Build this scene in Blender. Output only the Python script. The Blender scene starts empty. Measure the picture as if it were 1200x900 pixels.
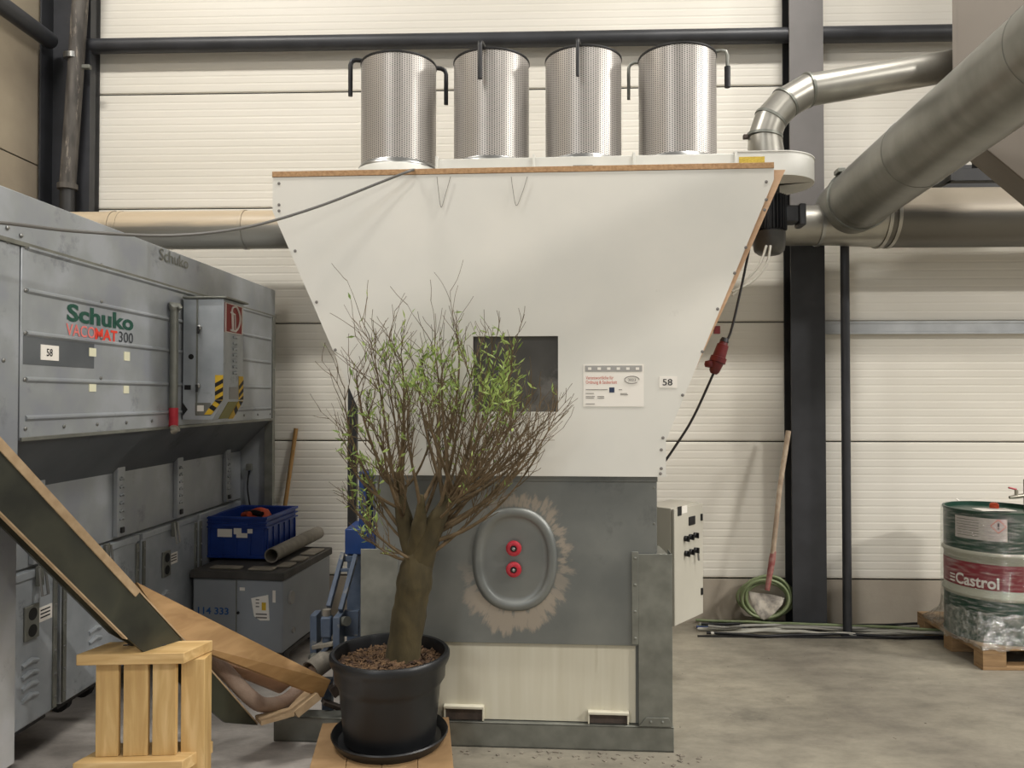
import bpy, bmesh, math, random
from mathutils import Vector, Matrix
R = math.radians
SC = bpy.context.scene
COL = SC.collection

# ------------------------------------------------------------------ camera, world, lamps, exposure
CAM_H, FPX, PITCH = 1.70, 900.0, R(0.95)
cd = bpy.data.cameras.new('camera'); cam = bpy.data.objects.new('camera', cd); COL.objects.link(cam)
cd.sensor_width = 36.0; cd.lens = 36.0 * FPX / 1200.0; cd.clip_start = 0.05; cd.clip_end = 200
cam.location = (0, 0, CAM_H); cam.rotation_euler = (math.pi / 2 + PITCH, 0, 0)
SC.camera = cam
wd = bpy.data.worlds.new('hall_ambient'); SC.world = wd; wd.use_nodes = True
wd.node_tree.nodes['Background'].inputs[0].default_value = (1.0, 0.96, 0.9, 1)
wd.node_tree.nodes['Background'].inputs[1].default_value = 0.23
def hall_lamp(x, y, z, w, l, power, col=(1.0, 0.965, 0.91)):
    ld = bpy.data.lights.new('hall_lamp', 'AREA'); ld.shape = 'RECTANGLE'; ld.size = w; ld.size_y = l
    ld.energy = power; ld.color = col
    o = bpy.data.objects.new('hall_lamp', ld); COL.objects.link(o); o.location = (x, y, z)
    return o
LAMPS = [(-3.0, 2.9, 6.9, 150), (2.6, 2.9, 6.9, 170), (9.2, 2.2, 6.9, 520),
         (-3.0, -2.0, 6.9, 100), (2.6, -2.0, 6.9, 70), (9.2, -2.2, 6.9, 640)]
for lx, ly, lz, lp in LAMPS:
    hall_lamp(lx, ly, lz, 1.5, 0.35, lp)
# daylight from the hall's window band high on the left, behind the photographer
gate = hall_lamp(-5.5, -4.5, 4.6, 4.0, 2.2, 280, (0.86, 0.93, 1.0)); gate.name = 'window_daylight'
gate.rotation_euler = (R(62), 0, R(-38))
SC.view_settings.view_transform = 'Standard'; SC.view_settings.look = 'None'
SC.view_settings.gamma = 1.0; SC.view_settings.use_curve_mapping = False
SC.view_settings.exposure = 0.44

# ------------------------------------------------------------------ frames of reference
CO = Vector((0, 0, CAM_H))
def ray(px, py):
    x, u = (px - 600) / FPX, -(py - 450) / FPX
    c, s = math.cos(PITCH), math.sin(PITCH)
    return Vector((x, c - u * s, s + u * c))
def at(px, py, d):
    r = ray(px, py); return CO + r * (d / r.y)
class Frame:
    def __init__(s, o, deg):
        s.o = Vector(o); s.rz = R(deg)
        s.M = Matrix.Translation(s.o) @ Matrix.Rotation(s.rz, 4, 'Z'); s.I = s.M.inverted()
    def hit(s, px, py, ax, val):
        r = s.I.to_3x3() @ ray(px, py); o = s.I @ CO; i = 'xyz'.index(ax)
        return o + r * ((val - o[i]) / r[i])
    def at(s, px, py, d): return s.I @ at(px, py, d)
G = Frame((0, 0, 0), 0)
W = Frame((0, 5.85, 0), -1.95)         # hall wall: local y = 0, room towards -y
M = Frame((0, 3.75, 0), -3.6)          # press with hopper: front plane local y = 0
V = Frame((-1.761, 5.70, 0), -3.0)     # filter unit: face local x = 0, runs along -y

# ------------------------------------------------------------------ materials
def lin(h):
    h = h.lstrip('#'); o = []
    for i in (0, 2, 4):
        c = int(h[i:i + 2], 16) / 255
        o.append(c / 12.92 if c <= 0.04045 else ((c + 0.055) / 1.055) ** 2.4)
    return (o[0], o[1], o[2], 1)
MATS = {}
def mat(name, c1, c2=None, scale=6, rough=0.6, metal=0.0, bump=0.0, bscale=None, stretch=(1, 1, 1), c3=None,
        spot=None, emit=None, lo=0.35, hi=0.65, rvar=0.0, spec=0.5, detail=5, spot_lo=0.62, spot_scale=None):
    """procedural surface: two noise-mixed colours, optional stain colour, roughness variation, bump"""
    m = bpy.data.materials.new(name); m.use_nodes = True; MATS[name] = m
    nt = m.node_tree; N = nt.nodes; L = nt.links; b = N['Principled BSDF']
    b.inputs['Roughness'].default_value = rough; b.inputs['Metallic'].default_value = metal
    b.inputs['Specular IOR Level'].default_value = spec
    a = lin(c1); b.inputs['Base Color'].default_value = a
    tc = N.new('ShaderNodeTexCoord'); mp = N.new('ShaderNodeMapping'); mp.inputs['Scale'].default_value = stretch
    L.new(tc.outputs['Object'], mp.inputs['Vector'])
    last = None
    if c2:
        n = N.new('ShaderNodeTexNoise'); n.inputs['Scale'].default_value = scale; n.inputs['Detail'].default_value = detail
        L.new(mp.outputs[0], n.inputs['Vector'])
        r = N.new('ShaderNodeValToRGB'); r.color_ramp.elements[0].position = lo; r.color_ramp.elements[1].position = hi
        r.color_ramp.elements[0].color = a; r.color_ramp.elements[1].color = lin(c2)
        if c3:
            e = r.color_ramp.elements.new((lo + hi) / 2); e.color = lin(c3)
        L.new(n.outputs['Fac'], r.inputs['Fac']); last = r.outputs['Color']
        if rvar:
            mr = N.new('ShaderNodeMapRange'); mr.inputs['To Min'].default_value = max(0.05, rough - rvar); mr.inputs['To Max'].default_value = min(1, rough + rvar)
            L.new(n.outputs['Fac'], mr.inputs['Value']); L.new(mr.outputs[0], b.inputs['Roughness'])
    if spot:
        n2 = N.new('ShaderNodeTexNoise'); n2.inputs['Scale'].default_value = spot_scale or scale * 0.35; n2.inputs['Detail'].default_value = 8
        n2.inputs['Roughness'].default_value = 0.7
        off = N.new('ShaderNodeMapping'); off.inputs['Location'].default_value = (3.7, 1.9, 7.3)
        L.new(mp.outputs[0], off.inputs['Vector']); L.new(off.outputs[0], n2.inputs['Vector'])
        r2 = N.new('ShaderNodeValToRGB'); r2.color_ramp.elements[0].position = spot_lo; r2.color_ramp.elements[1].position = spot_lo + 0.1
        L.new(n2.outputs['Fac'], r2.inputs['Fac'])
        mx = N.new('ShaderNodeMix'); mx.data_type = 'RGBA'
        L.new(r2.outputs['Color'], mx.inputs[0])
        if last: L.new(last, mx.inputs[6])
        else: mx.inputs[6].default_value = a
        mx.inputs[7].default_value = lin(spot); last = mx.outputs[2]
    if last: L.new(last, b.inputs['Base Color'])
    if bump:
        n3 = N.new('ShaderNodeTexNoise'); n3.inputs['Scale'].default_value = bscale or scale * 4; n3.inputs['Detail'].default_value = 6
        L.new(mp.outputs[0], n3.inputs['Vector'])
        bp = N.new('ShaderNodeBump'); bp.inputs['Strength'].default_value = bump; bp.inputs['Distance'].default_value = 0.01
        L.new(n3.outputs['Fac'], bp.inputs['Height']); L.new(bp.outputs[0], b.inputs['Normal'])
    return m
mat('concrete_floor', '7d776b', '979080', 1.3, 0.55, 0, 0.12, 14, (1, 1, 1), c3='898375', spot='6b665b', rvar=0.12, spot_lo=0.60, spot_scale=1.1)
mat('wall_panel', 'd8d3c7', 'e1dcd1', 0.8, 0.48, 0, 0, stretch=(0.4, 1, 3), spec=0.4)
mat('side_wall', '8d8170', 'a39782', 1.6, 0.8, 0, 0.1, 30, spot='6d6354')
mat('plinth', '9a9082', 'aaa091', 2.5, 0.85, 0, 0.15, 25)
mat('joint', '2b2925', rough=0.8)
mat('dark_steel', '2a2b2e', '35363a', 5, 0.45, 0.0, 0.03, 30, spot='4a4744', spot_lo=0.66)
mat('grey_steel', '6b6866', '767270', 3, 0.55, 0.0)
mat('black_steel', '1d1d1f', '2a2928', 5, 0.5)
mat('drain_pipe', '5b5650', '37332f', 7, 0.7, 0, 0.1, 20, (3, 3, 0.6), spot='8b8276', spot_lo=0.56, spot_scale=7)
mat('duct', 'a9a69d', '95928a', 4, 0.36, 0.75, 0.02, 12, rvar=0.08)
mat('duct_dusty', 'c3b49c', 'a39a8a', 3, 0.6, 0.25, 0.03, 12)
mat('pipe_big', '77766f', '85847d', 3, 0.36, 0.55, 0.02, 10, (1, 3, 1), spot='62605a', rvar=0.08)
mat('taupe', '6e665c', '736b61', 2, 0.6)
mat('melamine', 'd2d0c8', 'dad7ce', 2.0, 0.42, 0, 0.0, spot='c9c5bc', spot_lo=0.66, spot_scale=5)
mat('chipboard', 'a07c58', 'b8946c', 60, 0.85, 0, 0.2, 120)
mat('raw_board', 'd8b594', 'cba583', 8, 0.75, stretch=(1, 1, 4))
mat('sheet_grey', '6e716f', '80827e', 3, 0.42, 0.45, 0.02, 8, rvar=0.1, spot='5e605f', spot_lo=0.6)
mat('galv', '74756e', '85867e', 12, 0.42, 0.5, 0.02, 25, rvar=0.1)
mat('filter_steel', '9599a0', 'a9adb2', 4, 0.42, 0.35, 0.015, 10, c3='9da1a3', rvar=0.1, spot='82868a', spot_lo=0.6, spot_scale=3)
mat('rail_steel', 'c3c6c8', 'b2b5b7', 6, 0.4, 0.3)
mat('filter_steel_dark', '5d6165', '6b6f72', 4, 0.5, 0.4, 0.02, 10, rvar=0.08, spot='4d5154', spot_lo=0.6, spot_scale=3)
mat('bin_steel', '9fa5aa', 'b6bbbf', 5, 0.4, 0.35, 0.03, 9, rvar=0.1, spot='7f858a', spot_lo=0.58, spot_scale=4)
mat('cream_panel', 'cfcab8', 'c6c0ac', 2.5, 0.55, spot='a59b80', stretch=(9, 9, 0.5), spot_lo=0.64)
mat('cabinet_paint', 'b5b1a4', 'bcb8ab', 3, 0.45)
mat('white_metal', 'c4c3bc', 'cecdc6', 5, 0.45, spot='b9b6ac')
mat('chrome_rim', '9c9c99', rough=0.3, metal=0.9)
mat('black_plastic', '101011', '17171a', 8, 0.42, spec=0.4)
mat('pot_plastic', '131416', '1b1c1e', 5, 0.38, spec=0.45)
mat('rubber', '0d0d0d', rough=0.6)
mat('red_plastic', 'a51c2c', 'b8303c', 20, 0.4)
mat('red_dark', '4f0e10', '651415', 20, 0.45)
mat('smoked_glass', '4a4845', '575551', 4, 0.25, 0, spot='6d6a66', spot_scale=3, spot_lo=0.55)
mat('paper', 'e4dfd6', rough=0.8); mat('paper_grey', '9d9b97', rough=0.8)
mat('paper_cream', 'd9d6ba', rough=0.7)
mat('ink', '1c1c20', rough=0.7); mat('ink_grey', '77736e', rough=0.7)
mat('ink_red', 'c2553f', rough=0.7); mat('ink_blue', '24324e', rough=0.7)
mat('logo_green', '1d4a3d', rough=0.5); mat('logo_red', 'd8402f', rough=0.5); mat('logo_pink', 'd9756f', rough=0.5); mat('logo_dark', '33363a', rough=0.5)
mat('sign_red', '8e2522', rough=0.5); mat('sign_white', 'd8d2cc', rough=0.5)
mat('yellow', 'd9b22e', 'c7a127', 20, 0.55); mat('black_paint', '141414', rough=0.6)
mat('olive', '8b8740', rough=0.5); mat('yellow_label', 'c9ae3c', 'a98f2d', 90, 0.6, stretch=(1, 1, 4))
mat('crate_blue', '14337c', '193b8a', 10, 0.4)
mat('grey_box', '858a8f', '8e9398', 3, 0.5, spot='74797e', spot_lo=0.64)
mat('lid_dark', '3c3a37', '4a4743', 9, 0.75, 0, 0.1)
mat('dust', '8d8578', '756e63', 9, 0.95, 0, 0.2)
mat('tube_grey', '857f74', '726c62', 14, 0.7, spot='9a9385', spot_lo=0.6)
mat('number_blue', '24508c', rough=0.6)
mat('press_blue', '465468', '5a6678', 9, 0.5, spot='8b8880', spot_lo=0.58, spot_scale=9)
mat('machine_blue', '1d4484', '193c78', 9, 0.45)
mat('orange', 'd0512a', 'b5401f', 18, 0.6)
mat('soil', '2b1d14', '5f4630', 60, 0.95, 0, 0.6, 90, spot='8f7452', spot_scale=80, spot_lo=0.6)
mat('bark', '37301c', '4d4329', 14, 0.9, 0, 0.5, 30, (1, 1, 0.5), spot='2e311a')
mat('twig', '53452f', '6d5b42', 20, 0.85)
mat('wood_handle', 'a57f4e', '94703f', 10, 0.6, stretch=(6, 6, 0.6))
mat('shovel_grey', 'a79f92', '5f5a54', 18, 0.7, 0.2, 0.1)
mat('shovel_red', '84403c', '9c7068', 30, 0.7)
mat('shovel_wood', '9a8672', 'b5a48e', 20, 0.8)
mat('cable_green', '87916c', '717d57', 8, 0.5); mat('cable_grey', '97948c', rough=0.5); mat('cable_blue', '37466e', rough=0.5)
mat('cable_black', '18181a', rough=0.5); mat('cable_dim', '5c5a56', rough=0.5); mat('cable_light', 'b3b0a4', rough=0.5)
mat('drum_green', '0b3427', '0e3d2e', 6, 0.35, 0.1); mat('drum_white', '9a998a', 'a6a596', 6, 0.4); mat('drum_red', '740e1f', '7e1526', 6, 0.4)
mat('label_print', 'c3bbb4', 'a79f9a', 40, 0.7, stretch=(1, 1, 8))
mat('brass', 'b9b4a6', rough=0.3, metal=0.8)
mat('hose_pink', '9c8878', '8b7566', 12, 0.85, 0, 0.3, 90)
mat('ply_dark', '2f312a', '23251f', 3, 0.35, 0, 0.03, 10, (1, 1, 1), c3='3a3b30', spot='4b4a3a', spot_lo=0.6, spot_scale=2.5)
mat('ply_edge', 'b79e7d', 'a78d6c', 25, 0.7)
mat('motor', '2c2d2f', '38393b', 10, 0.45, 0.2); mat('motor_cap', '4b4a48', '555450', 10, 0.4, 0.3)
mat('rust', '443b36', '554941', 18, 0.8, 0, 0.2)

def wood(name, c1, c2, c3, sc=3.0, along=(1, 8, 8), rough=0.6):
    m = bpy.data.materials.new(name); m.use_nodes = True; MATS[name] = m
    N = m.node_tree.nodes; L = m.node_tree.links; b = N['Principled BSDF']; b.inputs['Roughness'].default_value = rough
    tc = N.new('ShaderNodeTexCoord'); mp = N.new('ShaderNodeMapping'); mp.inputs['Scale'].default_value = along
    oi = N.new('ShaderNodeObjectInfo'); ad = N.new('ShaderNodeVectorMath'); ad.operation = 'ADD'
    L.new(tc.outputs['Object'], ad.inputs[0]); L.new(oi.outputs['Random'], ad.inputs[1]); L.new(ad.outputs[0], mp.inputs[0])
    n = N.new('ShaderNodeTexNoise'); n.inputs['Scale'].default_value = sc; n.inputs['Detail'].default_value = 4; n.inputs['Distortion'].default_value = 0.6
    L.new(mp.outputs[0], n.inputs['Vector'])
    r = N.new('ShaderNodeValToRGB'); e = r.color_ramp.elements
    e[0].position = 0.32; e[0].color = lin(c1); e[1].position = 0.68; e[1].color = lin(c2)
    k = e.new(0.52); k.color = lin(c3)
    L.new(n.outputs['Fac'], r.inputs['Fac']); L.new(r.outputs['Color'], b.inputs['Base Color'])
    return m
wood('pine', 'b3905a', 'cfb07c', 'c1a068', 3.0, (9, 9, 1.0))
wood('pine_x', 'b8965f', 'd4b682', 'c6a570', 3.0, (1.0, 9, 9))
wood('plank_brown', '8f6c42', 'a98557', '9c794c', 2.5, (2.5, 2.5, 9))
wood('plank_pale', 'a88468', 'b99678', 'b08c70', 2.5, (2.5, 2.5, 9))
wood('pallet_wood', '846848', 'a38460', '937653', 3.0, (2, 2, 8))

def leaf_mat(name, a, b_):
    m = bpy.data.materials.new(name); m.use_nodes = True; MATS[name] = m
    N = m.node_tree.nodes; L = m.node_tree.links; b = N['Principled BSDF']; b.inputs['Roughness'].default_value = 0.5
    g = N.new('ShaderNodeNewGeometry'); r = N.new('ShaderNodeValToRGB')
    r.color_ramp.elements[0].color = lin(a); r.color_ramp.elements[1].color = lin(b_)
    L.new(g.outputs['Random Per Island'], r.inputs['Fac']); L.new(r.outputs['Color'], b.inputs['Base Color'])
    t = N.new('ShaderNodeBsdfTranslucent'); L.new(r.outputs['Color'], t.inputs['Color'])
    mx = N.new('ShaderNodeMixShader'); mx.inputs[0].default_value = 0.3
    L.new(b.outputs[0], mx.inputs[1]); L.new(t.outputs[0], mx.inputs[2]); L.new(mx.outputs[0], N['Material Output'].inputs[0])
leaf_mat('leaf', '6f8a40', 'b4c673')
mat('mulch', '33231a', '6b5238', 30, 0.9, spot='9a7d58', spot_lo=0.62, spot_scale=40)

def perforated(name):
    m = bpy.data.materials.new(name); m.use_nodes = True; MATS[name] = m
    N = m.node_tree.nodes; L = m.node_tree.links; b = N['Principled BSDF']
    uv = N.new('ShaderNodeUVMap'); sx = N.new('ShaderNodeSeparateXYZ'); L.new(uv.outputs[0], sx.inputs[0])
    def mth(op, a, bb=None):
        n = N.new('ShaderNodeMath'); n.operation = op
        for i, v in enumerate((a, bb)):
            if v is None: continue
            if isinstance(v, (int, float)): n.inputs[i].default_value = v
            else: L.new(v, n.inputs[i])
        return n.outputs[0]
    u = mth('MULTIPLY', sx.outputs[0], 78.0); row = mth('FLOOR', u)
    par = mth('MULTIPLY', mth('MODULO', row, 2.0), 0.5)
    v = mth('ADD', mth('MULTIPLY', sx.outputs[1], 100.0), par)
    du = mth('SUBTRACT', mth('FRACT', u), 0.5); dv = mth('SUBTRACT', mth('FRACT', v), 0.5)
    d = mth('ADD', mth('MULTIPLY', du, du), mth('MULTIPLY', dv, dv))
    hole = mth('LESS_THAN', d, 0.085)
    mx = N.new('ShaderNodeMix'); mx.data_type = 'RGBA'; L.new(hole, mx.inputs[0])
    mx.inputs[6].default_value = lin('b3aea8'); mx.inputs[7].default_value = lin('403c39')
    L.new(mx.outputs[2], b.inputs['Base Color'])
    L.new(mth('MULTIPLY', mth('SUBTRACT', 1.0, hole), 0.45), b.inputs['Metallic'])
    b.inputs['Roughness'].default_value = 0.36
perforated('perforated_steel')

def film(name):
    m = bpy.data.materials.new(name); m.use_nodes = True; MATS[name] = m
    N = m.node_tree.nodes; L = m.node_tree.links
    t = N.new('ShaderNodeBsdfTransparent'); t.inputs[0].default_value = (0.93, 0.94, 0.93, 1)
    g = N.new('ShaderNodeBsdfGlossy'); g.inputs['Roughness'].default_value = 0.12
    df = N.new('ShaderNodeBsdfDiffuse'); df.inputs[0].default_value = lin('d6d4cc')
    tc = N.new('ShaderNodeTexCoord'); mp = N.new('ShaderNodeMapping'); mp.inputs['Scale'].default_value = (2, 2, 16); L.new(tc.outputs['Object'], mp.inputs[0])
    n = N.new('ShaderNodeTexNoise'); n.inputs['Scale'].default_value = 5; n.inputs['Detail'].default_value = 5; L.new(mp.outputs[0], n.inputs['Vector'])
    bp = N.new('ShaderNodeBump'); bp.inputs['Strength'].default_value = 1.0; bp.inputs['Distance'].default_value = 0.05
    L.new(n.outputs['Fac'], bp.inputs['Height']); L.new(bp.outputs[0], g.inputs['Normal'])
    a = N.new('ShaderNodeMixShader'); a.inputs[0].default_value = 0.22; L.new(g.outputs[0], a.inputs[1]); L.new(df.outputs[0], a.inputs[2])
    r = N.new('ShaderNodeMapRange'); r.inputs['From Min'].default_value = 0.45; r.inputs['From Max'].default_value = 0.72
    r.inputs['To Min'].default_value = 0.04; r.inputs['To Max'].default_value = 0.42; L.new(n.outputs['Fac'], r.inputs['Value'])
    x = N.new('ShaderNodeMixShader'); L.new(r.outputs[0], x.inputs[0]); L.new(t.outputs[0], x.inputs[1]); L.new(a.outputs[0], x.inputs[2])
    L.new(x.outputs[0], N['Material Output'].inputs[0])
film('stretch_film'); film('film_skirt')
for n_ in MATS['film_skirt'].node_tree.nodes:
    if n_.type == 'MAP_RANGE': n_.inputs['From Min'].default_value = 0.3; n_.inputs['To Min'].default_value = 0.12; n_.inputs['To Max'].default_value = 0.6
    if n_.type == 'MAPPING': n_.inputs['Scale'].default_value = (4, 4, 4)

def dust_on_top(name, metal_c, dust_c):
    m = MATS[name]; N = m.node_tree.nodes; L = m.node_tree.links; b = N['Principled BSDF']
    g = N.new('ShaderNodeNewGeometry'); sx = N.new('ShaderNodeSeparateXYZ'); L.new(g.outputs['Normal'], sx.inputs[0])
    n = N.new('ShaderNodeTexNoise'); n.inputs['Scale'].default_value = 5; n.inputs['Detail'].default_value = 5
    ad = N.new('ShaderNodeMath'); ad.operation = 'MULTIPLY_ADD'; ad.inputs[1].default_value = 0.5; L.new(n.outputs['Fac'], ad.inputs[0]); L.new(sx.outputs[2], ad.inputs[2])
    mr = N.new('ShaderNodeMapRange'); mr.inputs['From Min'].default_value = 0.22; mr.inputs['From Max'].default_value = 0.5; L.new(ad.outputs[0], mr.inputs['Value'])
    mx = N.new('ShaderNodeMix'); mx.data_type = 'RGBA'; mx.inputs[6].default_value = lin(metal_c); mx.inputs[7].default_value = lin(dust_c)
    L.new(mr.outputs[0], mx.inputs[0]); L.new(mx.outputs[2], b.inputs['Base Color'])
    me = N.new('ShaderNodeMapRange'); me.inputs['To Min'].default_value = 0.8; me.inputs['To Max'].default_value = 0.0; L.new(mr.outputs[0], me.inputs['Value']); L.new(me.outputs[0], b.inputs['Metallic'])
    b.inputs['Roughness'].default_value = 0.42
mat('duct_wide', '6f6c66', rough=0.4)
dust_on_top('duct_wide', '66635d', 'b3a896'); dust_on_top('duct_dusty', '8f8c84', 'b7a68c')
def smeared(name, base, cx, cz, rx, rz):
    """copy of a sheet material with wiped dust rays around a hatch at (cx, cz)"""
    m = MATS[base].copy(); m.name = name; MATS[name] = m; N = m.node_tree.nodes; L = m.node_tree.links; b = N['Principled BSDF']
    old = b.inputs['Base Color'].links[0].from_socket
    def mth(op, *a, clamp=False):
        n = N.new('ShaderNodeMath'); n.operation = op; n.use_clamp = clamp
        for i, v in enumerate(a):
            if isinstance(v, (int, float)): n.inputs[i].default_value = v
            else: L.new(v, n.inputs[i])
        return n.outputs[0]
    tc = N.new('ShaderNodeTexCoord'); sx = N.new('ShaderNodeSeparateXYZ'); L.new(tc.outputs['Object'], sx.inputs[0])
    x = mth('DIVIDE', mth('SUBTRACT', sx.outputs[0], cx), rx); z = mth('DIVIDE', mth('SUBTRACT', sx.outputs[2], cz), rz)
    r = mth('SQRT', mth('ADD', mth('MULTIPLY', x, x), mth('MULTIPLY', z, z))); a = mth('ARCTAN2', z, x)
    cb = N.new('ShaderNodeCombineXYZ'); L.new(mth('MULTIPLY', a, 4.5), cb.inputs[0]); L.new(mth('MULTIPLY', r, 1.1), cb.inputs[1])
    n = N.new('ShaderNodeTexNoise'); n.inputs['Scale'].default_value = 1.6; n.inputs['Detail'].default_value = 6; n.inputs['Roughness'].default_value = 0.62; L.new(cb.outputs[0], n.inputs['Vector'])
    fall = mth('SUBTRACT', 1.0, mth('DIVIDE', mth('ABSOLUTE', mth('SUBTRACT', r, 1.15)), 0.85), clamp=True)
    low = mth('MULTIPLY', mth('MAXIMUM', mth('MULTIPLY', z, -1.0), 0.0), 0.10)
    k = mth('ADD', mth('MULTIPLY', n.outputs['Fac'], fall), mth('MULTIPLY', low, fall))
    mr = N.new('ShaderNodeMapRange'); mr.inputs['From Min'].default_value = 0.40; mr.inputs['From Max'].default_value = 0.50; L.new(k, mr.inputs['Value'])
    w = mth('MULTIPLY', mth('DIVIDE', mth('MAXIMUM', mth('MULTIPLY', z, -1.0), mth('MULTIPLY', mth('ADD', x, z), 0.62)), r), 1.5, clamp=True)
    mx = N.new('ShaderNodeMix'); mx.data_type = 'RGBA'; L.new(mth('MULTIPLY', mth('MULTIPLY', mr.outputs[0], w), 0.72), mx.inputs[0]); L.new(old, mx.inputs[6]); mx.inputs[7].default_value = lin('b0a393')
    L.new(mx.outputs[2], b.inputs['Base Color'])

# ------------------------------------------------------------------ mesh building
class MB:
    def __init__(s): s.v = []; s.f = []; s.uv = None
    def add(s, vs, fs):
        o = len(s.v); s.v += [Vector(p) for p in vs]; s.f += [[i + o for i in f] for f in fs]; return s
    def box(s, x0, x1, y0, y1, z0, z1):
        return s.add([(x0, y0, z0), (x1, y0, z0), (x1, y1, z0), (x0, y1, z0), (x0, y0, z1), (x1, y0, z1), (x1, y1, z1), (x0, y1, z1)],
                     [(0, 3, 2, 1), (4, 5, 6, 7), (0, 1, 5, 4), (1, 2, 6, 5), (2, 3, 7, 6), (3, 0, 4, 7)])
    def obox(s, c, a, b, e):
        c, a, b, e = Vector(c), Vector(a), Vector(b), Vector(e)
        return s.add([c - a - b - e, c + a - b - e, c + a + b - e, c - a + b - e, c - a - b + e, c + a - b + e, c + a + b + e, c - a + b + e],
                     [(0, 3, 2, 1), (4, 5, 6, 7), (0, 1, 5, 4), (1, 2, 6, 5), (2, 3, 7, 6), (3, 0, 4, 7)])
    def prism(s, poly, off):
        off = Vector(off); n = len(poly); p = [Vector(q) for q in poly]
        return s.add(p + [q + off for q in p], [list(range(n))[::-1], list(range(n, 2 * n))] + [(i, (i + 1) % n, (i + 1) % n + n, i + n) for i in range(n)])
    def beam(s, p0, p1, w, h, up=(0, 0, 1)):
        p0, p1 = Vector(p0), Vector(p1); d = p1 - p0; u = Vector(up); side = d.cross(u).normalized(); u2 = side.cross(d).normalized()
        return s.obox((p0 + p1) / 2, d / 2, side * w / 2, u2 * h / 2)
    def tube(s, pts, r, seg=12, cap=True, closed=False):
        pts = [Vector(p) for p in pts]; n = len(pts); rs = r if isinstance(r, (list, tuple)) else [r] * n
        base = len(s.v); prev = None; ring = []
        for i, p in enumerate(pts):
            if closed: t = pts[(i + 1) % n] - pts[i - 1]
            else: t = pts[min(i + 1, n - 1)] - pts[max(i - 1, 0)]
            t.normalize()
            if prev is None:
                a = Vector((0, 0, 1)) if abs(t.z) < 0.9 else Vector((1, 0, 0)); prev = (a - t * a.dot(t)).normalized()
            else:
                q = prev - t * prev.dot(t); prev = q.normalized() if q.length > 1e-6 else prev
            w = t.cross(prev)
            k = 1.0
            if 0 < i < n - 1 and not closed:
                a1 = (pts[i] - pts[i - 1]).normalized(); k = 1 / max(0.5, a1.dot(t))
            ring.append(len(s.v))
            for j in range(seg):
                an = 2 * math.pi * j / seg; s.v.append(p + (prev * math.cos(an) + w * math.sin(an)) * rs[i] * (k if k < 1.3 else 1.3))
        for i in range(n if closed else n - 1):
            a, b = ring[i], ring[(i + 1) % n]
            for j in range(seg): s.f.append([a + j, a + (j + 1) % seg, b + (j + 1) % seg, b + j])
        if cap and not closed:
            s.f.append([ring[0] + j for j in range(seg)][::-1]); s.f.append([ring[-1] + j for j in range(seg)])
        return s
    def lathe(s, c, prof, seg=32, A=None, close=True):
        """profile (r, h) turned about the axis A (3x3) through c"""
        c = Vector(c); rings = []
        for r, h in prof:
            idx = []
            for j in range(seg):
                an = 2 * math.pi * j / seg; q = Vector((r * math.cos(an), r * math.sin(an), h))
                s.v.append(c + (A @ q if A else q)); idx.append(len(s.v) - 1)
            rings.append(idx)
        for a, b in zip(rings, rings[1:]):
            for j in range(seg): s.f.append([a[j], a[(j + 1) % seg], b[(j + 1) % seg], b[j]])
        if close: s.f.append(rings[0][::-1]); s.f.append(rings[-1])
        return s
    def cyl(s, p0, p1, r, seg=16): return s.tube([p0, p1], r, seg)
WM = {}
def props(o, label=None, cat=None, group=None, kind=None):
    if label: o['label'] = label
    if cat: o['category'] = cat
    if group: o['group'] = group
    if kind: o['kind'] = kind
    return o
def thing(name, label, cat, F, loc, group=None, kind=None):
    o = bpy.data.objects.new(name, None); COL.objects.link(o); o.empty_display_size = 0.1
    wl = F.M @ Vector(loc); o.location = wl; o.rotation_euler = (0, 0, F.rz)
    WM[o.name] = Matrix.Translation(wl) @ Matrix.Rotation(F.rz, 4, 'Z')
    return props(o, label, cat, group, kind)
def build(mb, name, m, parent=None, F=G, smooth=True, bevel=0.0, label=None, cat=None, group=None, kind=None, angle=38, recalc=True):
    Mx = F.M
    if parent is not None: T = WM[parent.name]
    else:
        lo = Vector((min(v.x for v in mb.v), min(v.y for v in mb.v), min(v.z for v in mb.v)))
        hi = Vector((max(v.x for v in mb.v), max(v.y for v in mb.v), max(v.z for v in mb.v)))
        b = F.M @ Vector(((lo.x + hi.x) / 2, (lo.y + hi.y) / 2, lo.z))
        T = Matrix.Translation(b) @ Matrix.Rotation(F.rz, 4, 'Z')
    X = T.inverted() @ Mx
    me = bpy.data.meshes.new(name); me.from_pydata([X @ v for v in mb.v], [], mb.f); me.update()
    if mb.uv:
        ul = me.uv_layers.new(name='UVMap')
        for p in me.polygons:
            for li, vi in zip(p.loop_indices, p.vertices): ul.data[li].uv = mb.uv(mb.v[vi], [mb.v[k] for k in p.vertices])
    if recalc:
        bm = bmesh.new(); bm.from_mesh(me); bmesh.ops.recalc_face_normals(bm, faces=bm.faces[:]); bm.to_mesh(me); bm.free()
    if smooth:
        for p in me.polygons: p.use_smooth = True
        me.set_sharp_from_angle(angle=R(angle))
    me.materials.append(MATS[m])
    o = bpy.data.objects.new(name, me); COL.objects.link(o)
    if parent is not None: o.parent = parent
    else: o.location = T.to_translation(); o.rotation_euler = (0, 0, F.rz)
    WM[o.name] = T
    if bevel:
        bv = o.modifiers.new('bevel', 'BEVEL'); bv.width = bevel; bv.segments = 2; bv.limit_method = 'ANGLE'; bv.angle_limit = R(40); bv.harden_normals = False
    return props(o, label, cat, group, kind)
def inst(src, parent, off):
    """copy of a part, shifted by a vector in the parent's own axes"""
    o = src.copy(); COL.objects.link(o); o.parent = parent; o.location = Vector(off); WM[o.name] = WM[parent.name] @ Matrix.Translation(Vector(off)); return o
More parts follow.
